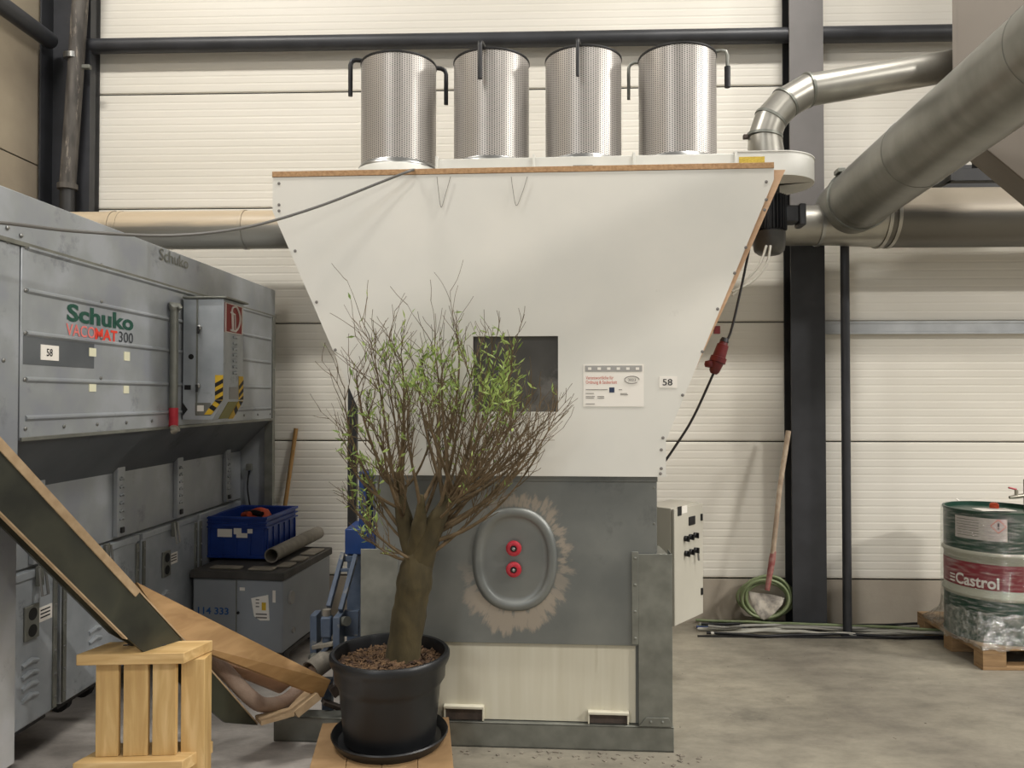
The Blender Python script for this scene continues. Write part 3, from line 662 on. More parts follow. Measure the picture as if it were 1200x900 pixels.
# ------------------------------------------------------------------ filter plenum and perforated drums on the lid
zl = zt2 + 0.0315
PY0, PY1 = 0.17, 0.72
pcx = [mp(467.5, 120, 0.42).x, mp(576, 120, 0.42).x, mp(683.5, 120, 0.42).x, mp(793.5, 120, 0.42).x]
plx0, plx1 = mp(512, 190, PY0).x, mp(862, 190, PY0).x
zp = M.hit(690, 183, 'y', PY0).z
plen = thing('air_plenum', 'flat white air duct box under the perforated drums', 'duct', M, ((plx0 + plx1) / 2, 0.45, zl))
cuts = [plx0, mp(625.5, 190, PY0).x, mp(743, 190, PY0).x, plx1]
for a, b in zip(cuts, cuts[1:]):
    build(MB().box(a + 0.003, b - 0.003, PY0, PY1, zl, zp), 'section', 'white_metal', plen, M, bevel=0.003)
for x in cuts:
    build(MB().box(x - 0.006, x + 0.006, PY0 - 0.012, PY1 + 0.01, zl, zp + 0.012), 'flange', 'white_metal', plen, M, bevel=0.001)
build(MB().lathe((pcx[0], 0.42, zl), [(0.232, 0), (0.232, zp - zl - 0.012), (0.226, zp - zl)], 48), 'round_end', 'white_metal', plen, M, angle=60)
sheet_x = M.hit(683, 190, 'y', PY0).x
build(MB().box(sheet_x - 0.05, sheet_x + 0.05, PY0 - 0.002, PY0, zl + 0.015, zl + 0.06), 'type_plate', 'galv', plen, M)
DR = 0.205
ztop = M.hit(576, 55, 'y', 0.42 - DR).z
hang = [(205, 'far'), (263, 'f'), (267, 'f'), (195, 'x')]
names = ['perforated steel filter drum standing on the round end of the plenum', 'perforated steel filter drum with thick crank handle at its front, second from the round end',
         'perforated steel filter drum with thin crank handle at its front, third from the round end', 'perforated steel filter drum nearest to the fan']
for i, cx in enumerate(pcx):
    t = thing('filter_drum', names[i], 'filter drum', M, (cx, 0.42, zp), 'perforated filter drums on the hopper')
    mb = MB().lathe((cx, 0.42, zp), [(DR, 0.02), (DR, ztop - zp - 0.01)], 64, close=False)
    mb.uv = lambda v, fv, cx=cx: (((lambda a: a)((math.atan2(v.y - 0.42, v.x - cx) - math.atan2(fv[0].y - 0.42, fv[0].x - cx) + math.pi) % (2 * math.pi) - math.pi + math.atan2(fv[0].y - 0.42, fv[0].x - cx)) + 4) * DR, v.z)
    build(mb, 'mesh_shell', 'perforated_steel', t, M, angle=60, recalc=False)
    build(MB().lathe((cx, 0.42, zp), [(DR - 0.01, ztop - zp - 0.03), (DR - 0.01, ztop - zp - 0.012)], 48), 'top_plate', 'galv', t, M, angle=60)
    build(MB().lathe((cx, 0.42, zp), [(DR + 0.001, ztop - zp - 0.012), (DR + 0.004, ztop - zp - 0.008), (DR + 0.004, ztop - zp), (DR - 0.008, ztop - zp)], 48), 'top_rim', 'black_steel', t, M, angle=60)
    build(MB().lathe((cx, 0.42, zp), [(DR + 0.016, 0.0), (DR + 0.016, 0.012), (DR + 0.010, 0.018), (DR + 0.004, 0.030), (DR - 0.01, 0.030)], 48), 'clamp_rim', 'chrome_rim', t, M, angle=60)
    # crank rod across the top, bent down outside
    a = R([17, 262, 262, -15][i]); d = Vector((math.cos(a), math.sin(a), 0)); c = Vector((cx, 0.42, ztop + 0.012))
    rr = 0.012 if i in (0, 1) else 0.009
    reach = 0.262
    for sg in (1, -1):
        e = d * sg
        pts = [c, c + e * (reach - 0.03), c + e * (reach - 0.008) + Vector((0, 0, -0.008)), c + e * reach + Vector((0, 0, -0.03)), c + e * reach + Vector((0, 0, -0.20))]
        if sg == -1 and i in (1, 2): continue
        h = build(MB().tube(pts, rr, 10), 'crank_handle', 'black_plastic' if i < 3 else 'galv', t, M, angle=60)
        if i == 3 and sg == 1: build(MB().tube([pts[3] + Vector((0, 0, -0.06)), pts[4]], 0.016, 10), 'grip', 'black_plastic', h, M)
    build(MB().lathe((cx, 0.42, ztop - 0.012), [(0.03, 0), (0.03, 0.02), (0.015, 0.03)], 16), 'crank_hub', 'galv', t, M)
# ------------------------------------------------------------------ fan with elbow pipe
fz0, fz1 = 2.935, 3.065
fc = M.at(901, 218, 4.5); FR = 0.25
fan = thing('extraction_fan', 'round white fan housing with dark electric motor beside the filter drums', 'fan', M, (fc.x, fc.y, fz0 - 0.4))
fa = M.at(868, 195, 4.26)
oy = fc.y - FR
arc = [Vector((fc.x + FR * math.cos(a), fc.y + FR * math.sin(a), fz0)) for a in [R(-90 + 270 * k / 40) for k in range(41)]]
poly = [Vector((fa.x - 0.02, oy, fz0))] + arc + [Vector((fc.x - FR, fc.y + 0.1, fz0)), Vector((fa.x - 0.02, fc.y + 0.1, fz0))]
poly = [p for p in poly]
build(MB().prism(poly, (0, 0, fz1 - fz0)), 'scroll_housing', 'white_metal', fan, M, angle=40)
build(MB().prism([Vector((fc.x + (p.x - fc.x) * 1.015, fc.y + (p.y - fc.y) * 1.015, fz1)) for p in poly], (0, 0, 0.006)), 'housing_rim', 'white_metal', fan, M)
ya = M.hit(866, 184, 'y', oy); yb = M.hit(896, 192, 'y', oy)
build(MB().box(ya.x, yb.x, oy - 0.002, oy, yb.z, ya.z), 'warning_plate', 'yellow_label', fan, M, label='yellow warning plate')
# hub and motor
mc = M.at(902, 250, 4.5)
mx, my = fc.x + 0.0, fc.y
build(MB().lathe((mx, my, fz0 - 0.05), [(0.06, 0), (0.06, 0.05)], 20), 'motor_neck', 'motor', fan, M)
build(MB().lathe((mx, my, fz0 - 0.27), [(0.078, 0), (0.078, 0.22)], 28), 'motor_body', 'motor', fan, M)
fin = MB()
for k in range(28):
    a = 2 * math.pi * k / 28; d = Vector((math.cos(a), math.sin(a), 0)); n = Vector((-d.y, d.x, 0))
    fin.obox(Vector((mx, my, fz0 - 0.16)) + d * 0.088, d * 0.013, n * 0.002, Vector((0, 0, 0.10)))
build(fin, 'cooling_fins', 'motor', fan, M, kind='stuff')
build(MB().lathe((mx, my, fz0 - 0.40), [(0.06, 0), (0.085, 0.02), (0.093, 0.06), (0.093, 0.13)], 28), 'fan_cowl', 'motor_cap', fan, M, angle=60)
build(MB().box(mx + 0.08, mx + 0.16, my - 0.05, my + 0.05, fz0 - 0.22, fz0 - 0.12).box(mx + 0.16, mx + 0.2, my - 0.055, my + 0.055, fz0 - 0.24, fz0 - 0.11), 'terminal_box', 'motor', fan, M, bevel=0.01)
# elbow
ed = 4.5
P = [M.at(898, 178, ed), M.at(896, 160, ed), M.at(903, 140, ed), M.at(920, 121, ed), M.at(946, 106, ed + 0.03), M.at(1117, 77, ed + 0.12)]
er = 0.094
elb = thing('elbow_pipe', 'segmented galvanised elbow pipe rising from the fan to the taupe housing', 'pipe', M, P[0])
build(MB().tube([Vector((P[0].x, P[0].y, fz1 + 0.004)), P[1]], [0.11, er], 32), 'cone', 'duct', elb, M, angle=60)
for a, b in zip(P[1:4], P[2:5]):
    e = (b - a).normalized() * 0.006
    build(MB().tube([a - e, b + e], er, 32), 'segment', 'duct', elb, M, angle=60)
build(MB().tube([P[4], P[5] + (P[5] - P[4]).normalized() * 0.1], er, 32), 'straight_pipe', 'duct', elb, M, angle=60)
for k in (1, 2, 3, 4):
    t_ = (P[k + 1] - P[k - 1]).normalized() if k < 4 else (P[5] - P[4]).normalized()
    build(MB().tube([P[k] - t_ * 0.008, P[k] + t_ * 0.008], er + (0.009 if k in (1, 4) else 0.005), 32), 'seam_ring', 'galv', elb, M, angle=60)
build(MB().beam(P[1] + Vector((-er - 0.03, 0, 0)), P[1] + Vector((-er, 0, 0.0)), 0.03, 0.025), 'clamp_latch', 'rust', elb, M, bevel=0.003)
# ------------------------------------------------------------------ control cabinet
k0, k1 = at(791, 735, 4.30), at(824, 722, 4.56)
kx = (k1 - k0); kx.z = 0; kw = kx.length; kang = math.degrees(math.atan2(kx.y, kx.x))
K = Frame((k0.x, k0.y, 0), kang)
kz0 = at(791, 735, 4.30).z; kz1 = at(791, 596, 4.30).z
kd = 0.21
cab = thing('control_cabinet', 'grey control cabinet with rotary switches on the press side', 'control cabinet', K, (kw / 2, kd / 2, kz0))
build(MB().box(0, kw, 0.022, kd, kz0, kz1), 'body', 'cabinet_paint', cab, K, bevel=0.004)
build(MB().box(-0.002, kw + 0.002, 0, 0.018, kz0 + 0.004, kz1 - 0.004), 'door', 'cabinet_paint', cab, K, bevel=0.004)
def kq(px, py): return K.hit(px, py, 'y', 0)
for px, py, w, h in ((813, 610, 0.075, 0.05),):
    c = kq(810.5, 610); build(MB().box(c.x - w / 2, c.x + w / 2, -0.006, 0, c.z - h / 2, c.z + h / 2), 'display', 'black_plastic', cab, K, bevel=0.003)
for px, py in ((802.5, 631), (808, 629), (813.5, 627), (803, 648.5), (808.5, 646.5), (814, 644.5)):
    c = kq(px, py); s_ = build(MB().lathe((c.x, 0, c.z), [(0.016, 0), (0.016, 0.012), (0.012, 0.016)], 16, axis_m((0, -1, 0))), 'switch', 'black_plastic', cab, K)
    build(MB().box(c.x - 0.003, c.x + 0.003, -0.030, -0.014, c.z - 0.016, c.z + 0.016), 'switch_lever', 'black_plastic', s_, K)
c = kq(814.5, 648); build(MB().tube([(c.x, -0.02, c.z), (c.x, -0.024, c.z - 0.04)], 0.006, 6), 'key', 'chrome_rim', cab, K)
for py in (606, 693):
    c = kq(821.5, py); build(MB().box(kw - 0.03, kw - 0.012, -0.008, 0, c.z - 0.02, c.z + 0.02), 'door_lock', 'black_plastic', cab, K, bevel=0.002)
a, b = kq(794, 605), kq(798.5, 593); build(MB().box(a.x, b.x, -0.0015, 0, a.z, b.z), 'sticker', 'black_paint', cab, K)
a, b = kq(799, 602), kq(805, 592); build(MB().box(a.x, b.x, -0.0015, 0, a.z, b.z), 'sticker', 'paper', cab, K)
# bracket that carries the cabinet
ca, cb_ = M.at(778, 640, 4.4), M.at(778, 600, 4.4)
build(MB().beam(Vector((sb1 + 0.002, 0.6, ca.z)), K.M @ Vector((kw / 2, kd - 0.02, 0)) * 0 + M.I @ (K.M @ Vector((0.05, kd - 0.01, ca.z))), 0.04, 0.08), 'cabinet_bracket', 'galv', press, M)
# power cable with red plug
pts = [M.hit(878, 292, 'y', 0.3), M.hit(868, 340, 'y', 0.28), M.hit(856, 390, 'y', 0.26), M.hit(848, 402, 'y', 0.25)]
pts2 = [M.hit(836, 438, 'y', 0.25), M.hit(812, 490, 'y', 0.24), M.hit(790, 525, 'y', 0.22), M.hit(776, 545, 'y', 0.2)]
pc = thing('power_cable', 'black power cable with dark red plug connector beside the hopper', 'cable', M, pts2[-1])
build(MB().tube(spline(pts, 5), 0.0065, 8), 'cable', 'cable_black', pc, M)
build(MB().tube(spline(pts2, 5), 0.0065, 8), 'cable', 'cable_black', pc, M)
a, b = pts[-1], pts2[0]; d = (b - a)
pg = build(MB().tube([a - d * 0.05, a + d * 0.05, a + d * 0.06, a + d * 0.45, a + d * 0.46, a + d * 0.62, a + d * 0.63, a + d * 0.92, a + d], [0.020, 0.024, 0.030, 0.034, 0.042, 0.042, 0.034, 0.026, 0.016], 16), 'plug', 'red_dark', pc, M, angle=30)
build(MB().tube([a - d * 0.16, a - d * 0.04], [0.018, 0.024], 14), 'gland', 'black_plastic', pg, M)
build(MB().lathe(a + d * 0.68 + Vector((-0.035, 0, 0)), [(0.001, -0.02), (0.024, -0.015), (0.028, 0), (0.024, 0.015), (0.001, 0.02)], 14), 'flap', 'red_dark', pg, M)
for dx in (0, 8):
    pp = [M.hit(898 + dx * .6, 288, 'y', 0.5), M.hit(890 + dx, 310, 'y', 0.45), M.hit(873 + dx, 330, 'y', 0.42), M.hit(858, 346 - dx * .5, 'y', 0.4)]
    build(MB().tube(spline(pp, 6), 0.007, 6), 'motor_lead', 'cable_light', F=M, label='pale lead running from the motor to the hopper side', cat='cable', group='pale motor leads')
build(MB().box(M.hit(836, 386, 'y', 0.02).x, M.hit(843, 386, 'y', 0.02).x, 0.0, 0.02, M.hit(840, 391, 'y', 0.0).z, M.hit(840, 382, 'y', 0.0).z), 'red_clip', 'red_dark', press, M)
# swinging cable from the left to the lid
cp_ = [at(-60, 262, 2.3), at(0, 261, 2.45), at(90, 271, 2.75), at(200, 276, 3.1), at(290, 266, 3.35), at(370, 243, 3.52), at(440, 216, 3.64), at(478, 201, 3.70), at(486, 199, 3.78)]
build(MB().tube(spline(cp_, 8), 0.0062, 8), 'hanging_cable', 'cable_dim', F=G, label='grey cable sagging across the filter unit to the hopper lid', cat='cable')
#FILTER
# ------------------------------------------------------------------ steel filter unit on the left
def vf(px, py, x=0.0): return V.hit(px, py, 'x', x)
VT = 2.49; VN = vf(23, 400).y; VF_ = vf(318, 430).y          # near / far end of the ribbed panel
vend = vf(-62, 400).y
zpt, zpb = vf(322, 371).z, vf(318, 492).z
AI = -0.235                                                   # recessed plane of the lower plates
zi = 1.30
fu = thing('filter_unit', 'large galvanised dust filter unit with ribbed panel and green red lettering', 'filter unit', V, (-0.5, -1.4, 0))
build(MB().box(-1.3, -0.02, vend, 0.0, zpb, VT - 0.03), 'housing', 'filter_steel', fu, V)
build(MB().box(-0.06, 0.0, vend, 0.0, zpt + 0.004, VT), 'top_band', 'filter_steel', fu, V, bevel=0.003)
build(MB().box(0.0, 0.012, vend, 0.006, zpt - 0.012, zpt + 0.006), 'edge_fold', 'galv', fu, V, bevel=0.002)
build(MB().box(-0.03, 0.004, VN, VF_, zpb, zpt - 0.012), 'side_panel', 'filter_steel', fu, V, bevel=0.003)
build(MB().box(0.004, 0.014, VN, VF_, zpb - 0.004, zpb + 0.012), 'lower_fold', 'galv', fu, V, bevel=0.002)
mainribs = [vf(33, y).z for y in (291, 341, 391, 445, 490)]
for z in mainribs:
    build(MB().prism([(0.004, VN + 0.03, z - 0.012), (0.014, VN + 0.03, z - 0.003), (0.014, VN + 0.03, z + 0.004), (0.004, VN + 0.03, z + 0.012)], (0, VF_ - VN - 0.06, 0)), 'rib', 'filter_steel', fu, V, smooth=False)
def bolt_v(y, z, parent, x=0.004, r=0.009):
    build(MB().lathe((x, y, z), [(r, 0), (r * 0.9, r * 0.5), (r * 0.4, r * 0.8)], 10, axis_m((1, 0, 0))), 'bolt', 'chrome_rim', parent, V)
for z in mainribs[:4]:
    bolt_v(VN + 0.022, z, fu); bolt_v(vf(118, 300).y, z + 0.018, fu)
for k in range(12): bolt_v(VN + 0.03 + k * (VF_ - VN - 0.06) / 11, zpb + 0.045, fu)
for px, py in ((8, 267), (24, 276), (8, 283), (3, 422)): bolt_v(vf(px, py).y, vf(px, py).z, fu, 0.002)
# near post plate, far end post
build(MB().box(-0.05, 0.002, vend, VN - 0.006, 0.30, zpt - 0.012), 'end_plate', 'filter_steel', fu, V, bevel=0.003)
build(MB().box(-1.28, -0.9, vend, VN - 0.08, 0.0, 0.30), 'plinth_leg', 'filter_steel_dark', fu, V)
build(MB().box(-0.05, 0.012, VF_, VF_ + 0.05, 0.0, zpt - 0.012), 'end_post', 'galv', fu, V, bevel=0.003)
for z in (0.9, 1.2, 1.6, 1.9, 2.2): bolt_v(VF_ + 0.025, z, fu, 0.012, 0.008)
build(MB().box(-1.28, 0.0, VF_ + 0.03, VF_ + 0.045, 0.0, zpb), 'end_sheet', 'filter_steel', fu, V)
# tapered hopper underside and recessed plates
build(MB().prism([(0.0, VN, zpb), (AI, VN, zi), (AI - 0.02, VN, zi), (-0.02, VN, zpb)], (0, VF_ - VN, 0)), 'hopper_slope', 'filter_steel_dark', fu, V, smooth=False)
zbin = 0.955
build(MB().box(AI - 0.03, AI, VN, VF_ + 0.02, zbin, zi), 'recessed_sheet', 'filter_steel', fu, V, smooth=False)
strap = [vf(p, 600, AI).y for p in (136, 206, 263)]; strap = [strap[0] - (strap[1] - strap[0])] + strap
for y in strap:
    s_ = build(MB().box(AI, AI + 0.03, y - 0.035, y + 0.035, zbin + 0.01, zi + 0.05), 'strap', 'filter_steel', fu, V, bevel=0.005)
    for k in range(6):
        z = zbin + 0.10 + k * 0.042
        build(MB().tube([(AI + 0.03, y - 0.018, z), (AI + 0.033, y, z + 0.006), (AI + 0.03, y + 0.018, z)], 0.007, 8), 'embossing', 'filter_steel', s_, V)
    build(MB().box(AI + 0.03, AI + 0.042, y - 0.014, y + 0.014, zbin + 0.03, zbin + 0.06), 'strap_catch', 'black_steel', s_, V, bevel=0.003)
# small cable box on the far end sheet
q = V.hit(293, 548, 'y', VF_ + 0.028)
build(MB().tube(spline([(q.x, q.y - 0.01, q.z), (q.x - 0.01, q.y - 0.02, q.z - 0.15), (q.x + 0.02, q.y - 0.02, q.z - 0.33)], 5), 0.006, 6), 'sensor_lead', 'cable_black', fu, V)
build(MB().box(q.x - 0.02, q.x + 0.02, q.y - 0.03, q.y, q.z - 0.02, q.z + 0.03), 'sensor', 'galv', fu, V, bevel=0.004)
# lettering and stickers on the ribbed panel
def vtext(s_, pa, pb, h, m, bold, name='lettering'):
    a, b = vf(*pa, 0.004), vf(*pb, 0.004); z = (a.z + b.z) / 2; a.z = b.z = z
    return text_on(s_, name, m, fu, V, a, b, h, bold, (1, 0, 0), 0.002)
hS = vf(78, 355).z - vf(78, 375).z
vtext('Schuko', (78, 375), (156, 387), hS, 'logo_green', 0.035)
hV = 0.05
vtext('VACO', (77, 392), (111, 397), hV, 'logo_pink', 0.008)
vtext('MAT', (111, 397), (137, 400.5), hV, 'logo_red', 0.03)
vtext('300', (139, 400.5), (155.5, 402.5), hV, 'logo_dark', 0.0)
a, b = V.hit(186, 305, 'x', 0.0), V.hit(220, 314, 'x', 0.0); z = (a.z + b.z) / 2; a.z = b.z = z
text_on('Schuko', 'embossed_lettering', 'galv', fu, V, a, b, 0.06, 0.01, (1, 0, 0), 0.004)
def vplate(px0, py0, px1, py1, name, m, th=0.002, x=0.004):
    a, b = vf(px0, py0, x), vf(px1, py1, x)
    return build(MB().box(x, x + th, min(a.y, b.y), max(a.y, b.y), min(a.z, b.z), max(a.z, b.z)), name, m, fu, V, smooth=False)
vplate(27, 393, 110, 432, 'dark_patch', 'filter_steel_dark', 0.001)
vplate(47, 403.5, 68, 423, 'number_sticker', 'paper', 0.0035)
a, b = vf(54, 417, 0.006), vf(61, 417, 0.006); b.z = a.z
text_on('58', 'lettering', 'ink', fu, V, a, b, 0.03, 0.01, (1, 0, 0), 0.003)
for r_ in ((104, 407.5, 112, 418), (145, 412, 151.5, 423), (104, 450, 112, 459), (144.5, 452, 150.5, 461)): vplate(*r_, 'sticker', 'paper_cream', 0.003)
# ------------------------------------------------------------------ extinguisher cabinet on the panel
ey0 = vf(211, 420).y; bw = V.hit(262, 420, 'y', ey0).x; ey1 = V.hit(285, 420, 'x', bw).y
ez1 = V.hit(240, 350, 'y', ey0).z; ez0 = V.hit(240, 492, 'y', ey0).z; ezk = V.hit(240, 470, 'y', ey0).z
ex_ = thing('switch_cabinet', 'grey steel cabinet with red hose sign and hazard stripes on the ribbed panel', 'cabinet', V, (0.015, (ey0 + ey1) / 2, ez0))
build(MB().prism([(0.016, ey0, ez0), (bw - 0.06, ey0, ez0), (bw, ey0, ezk), (bw, ey0, ez1), (0.016, ey0, ez1)], (0, ey1 - ey0, 0)), 'body', 'bin_steel', ex_, V, bevel=0.003)
build(MB().box(0.016, bw + 0.02, ey0 - 0.012, ey1 + 0.03, ez1 + 0.001, ez1 + 0.012), 'top_cover', 'galv', ex_, V, bevel=0.002)
xm = V.hit(231, 420, 'y', ey0).x
build(MB().box(xm - 0.004, xm + 0.004, ey0 - 0.006, ey0, ez0 + 0.03, ez1), 'door_seam', 'galv', ex_, V, bevel=0.001)
def eq(px, py): return V.hit(px, py, 'y', ey0)
for px, py in ((234, 384), (232.5, 452)):
    c = eq(px, py); l_ = build(MB().lathe((c.x, ey0, c.z), [(0.014, 0), (0.014, 0.012), (0.008, 0.016)], 14, axis_m((0, -1, 0))), 'latch', 'chrome_rim', ex_, V)
    build(MB().box(c.x - 0.005, c.x + 0.005, ey0 - 0.024, ey0 - 0.014, c.z - 0.035, c.z + 0.005), 'latch_lever', 'black_steel', l_, V)
c = eq(224, 418); build(MB().lathe((c.x, ey0, c.z), [(0.015, 0), (0.015, 0.002)], 20, axis_m((0, -1, 0))), 'round_opening', 'black_paint', ex_, V)
c = eq(220, 454); build(MB().box(c.x - 0.018, c.x + 0.018, ey0 - 0.002, ey0, c.z - 0.013, c.z + 0.013), 'square_opening', 'black_paint', ex_, V)
c = eq(211, 372); build(MB().box(c.x - 0.006, c.x + 0.006, ey0 - 0.002, ey0, c.z - 0.075, c.z + 0.075), 'slot_opening', 'black_paint', ex_, V)
a = [eq(*p) for p in ((204.5, 472), (214, 472), (220, 480), (214, 487.5), (204.5, 487.5))]
build(MB().prism([Vector((max(0.018, p.x), ey0 - 0.002, p.z)) for p in a], (0, 0.002, 0)), 'cable_opening', 'black_paint', ex_, V)
a, b = eq(229, 487), eq(247, 472); build(MB().box(a.x, min(b.x, bw - 0.05), ey0 - 0.002, ey0, a.z, b.z), 'type_plate', 'galv', ex_, V)
a, b = eq(230.5, 482), eq(239, 475); build(MB().box(a.x, b.x, ey0 - 0.004, ey0 - 0.002, a.z, b.z), 'label', 'paper', ex_, V)
# red sign with hose pictogram
def ef(px, py, x=None): return V.hit(px, py, 'x', bw if x is None else x)
a, b = ef(263.5, 354), ef(283.5, 392)
sx0, sx1 = a.y, b.y; sz1 = min(a.z, ez1 - 0.005); sz0 = ef(273, 391).z
sg = build(MB().box(bw, bw + 0.003, sx0, sx1, sz0, sz1), 'hose_sign', 'sign_red', ex_, V, label='red sign with white hose pictogram')
sw, sh = sx1 - sx0, sz1 - sz0
def sp_(u, v): return Vector((bw + 0.006, sx0 + u * sw, sz0 + v * sh))
build(MB().tube(spline([sp_(.34, .72), sp_(.40, .88), sp_(.62, .92), sp_(.80, .70), sp_(.82, .45), sp_(.70, .2), sp_(.56, .1)], 5), 0.0055, 6), 'pictogram', 'sign_white', sg, V)
build(MB().tube([sp_(.36, .72), sp_(.40, .12)], 0.0075, 6), 'pictogram', 'sign_white', sg, V)
build(MB().tube([sp_(.28, .70), sp_(.52, .66)], 0.005, 6), 'pictogram', 'sign_white', sg, V)
build(MB().tube([sp_(.28, .10), sp_(.58, .09)], 0.006, 6), 'pictogram', 'sign_white', sg, V)
build(MB().tube([sp_(.52, .66), sp_(.56, .15)], 0.004, 6), 'pictogram', 'sign_white', sg, V)
for u0, u1, v0, v1 in ((0, 1, 0, .03), (0, 1, .97, 1), (0, .05, 0, 1), (.95, 1, 0, 1)):
    build(MB().box(bw + 0.003, bw + 0.0045, sx0 + u0 * sw, sx0 + u1 * sw, sz0 + v0 * sh, sz0 + v1 * sh), 'sign_border', 'sign_white', sg, V)
# hazard strips: front face edges and chamfer
def hazard(o, eu, ev, nrm, w, h, n):
    s_ = build(MB().obox(o + eu * w / 2 + ev * h / 2 + nrm * 0.001, eu * w / 2, ev * h / 2, nrm * 0.001), 'hazard_strip', 'yellow', ex_, V)
    st = h / n
    for k in range(n):
        z0, z1 = (k + 0.05) * st, (k + 0.55) * st; sl_ = w * 0.55
        P4 = [(0, max(0, z0 - sl_)), (w, z0), (w, z1), (0, max(0, z1 - sl_))] if k or True else None
        build(MB().prism([o + eu * u + ev * v + nrm * 0.0022 for u, v in P4], nrm * 0.0008), 'black_stripe', 'black_paint', s_, V, smooth=False)
ylen = ey1 - ey0
zst = ef(265, 441).z
hazard(Vector((bw, ey1 - ylen * 0.24, ezk + 0.005)), Vector((0, 1, 0)), Vector((0, 0, 1)), Vector((1, 0, 0)), ylen * 0.24, zst - ezk, 3)
cv = Vector((-0.06, 0, ez0 - ezk)); cn = Vector((-(ez0 - ezk), 0, -0.06)).normalized(); cn = -cn if cn.z > 0 else cn
for y in (ey1 - ylen * 0.24,):
    hazard(Vector((bw, y, ezk)) , Vector((0, 1, 0)), cv.normalized(), cn, ylen * 0.24, cv.length, 2)
# near side: hazard strip along the chamfer
nv = (Vector((-0.09, 0, ez0 - ezk - 0.01))).normalized()
hazard(Vector((bw - 0.045, ey0 - 0.001, ezk + 0.004)), Vector((1, 0, 0)), nv, Vector((0, -1, 0)), 0.042, 0.10, 2)
build(MB().obox(Vector((bw - 0.03, (ey0 + ey1) / 2, (ez0 + ezk) / 2)) + cn * 0.001, cv * 0.46, Vector((0, ylen * 0.24, 0)), cn * 0.001), 'chamfer_plate', 'olive', ex_, V)
hazard(Vector((bw - 0.046, ey0 - 0.001, ezk + 0.006)), Vector((1, 0, 0)), Vector((0, 0, 1)), Vector((0, -1, 0)), 0.045, zst - ezk, 3)
build(MB().box(bw, bw + 0.002, ey0 + ylen * 0.28, ey1 - ylen * 0.28, ezk + 0.01, zst - 0.06), 'label', 'paper_grey', ex_, V)
for k in range(7):
    z = zst + 0.02 + k * 0.034
    build(MB().tube([(bw, ey0 + ylen * 0.45, z), (bw + 0.008, ey0 + ylen * 0.55, z + 0.004), (bw, ey0 + ylen * 0.65, z)], 0.008, 8), 'embossing', 'bin_steel', ex_, V)
# water pipe with red end beside it
wy = vf(203, 420, 0.03).y
wp = thing('water_pipe', 'grey riser pipe with red valve end beside the switch cabinet', 'pipe', V, (0.03, wy, vf(200, 505, 0.03).z))
za_, zb_2, zc_ = vf(203, 362, 0.03).z, vf(200, 478, 0.03).z, vf(199, 500, 0.03).z
build(MB().tube([(0.034, wy, za_), (0.034, wy, zb_2)], 0.022, 14), 'pipe', 'galv', wp, V)
build(MB().tube([(0.034, wy, za_ - 0.01), (0.034, wy, za_ + 0.016), (0.06, wy, za_ + 0.016), (0.07, wy, za_)], [0.026, 0.026, 0.014, 0.012], 12), 'pipe_head', 'galv', wp, V)
build(MB().tube([(0.034, wy, zb_2), (0.034, wy, zc_)], 0.024, 14), 'red_valve', 'red_plastic', wp, V)
build(MB().tube([(0.034, wy, zc_), (0.05, wy - 0.02, zc_ - 0.02), (0.07, wy - 0.02, zc_ - 0.01)], [0.022, 0.02, 0.016], 12), 'valve_spout', 'brass', wp, V)
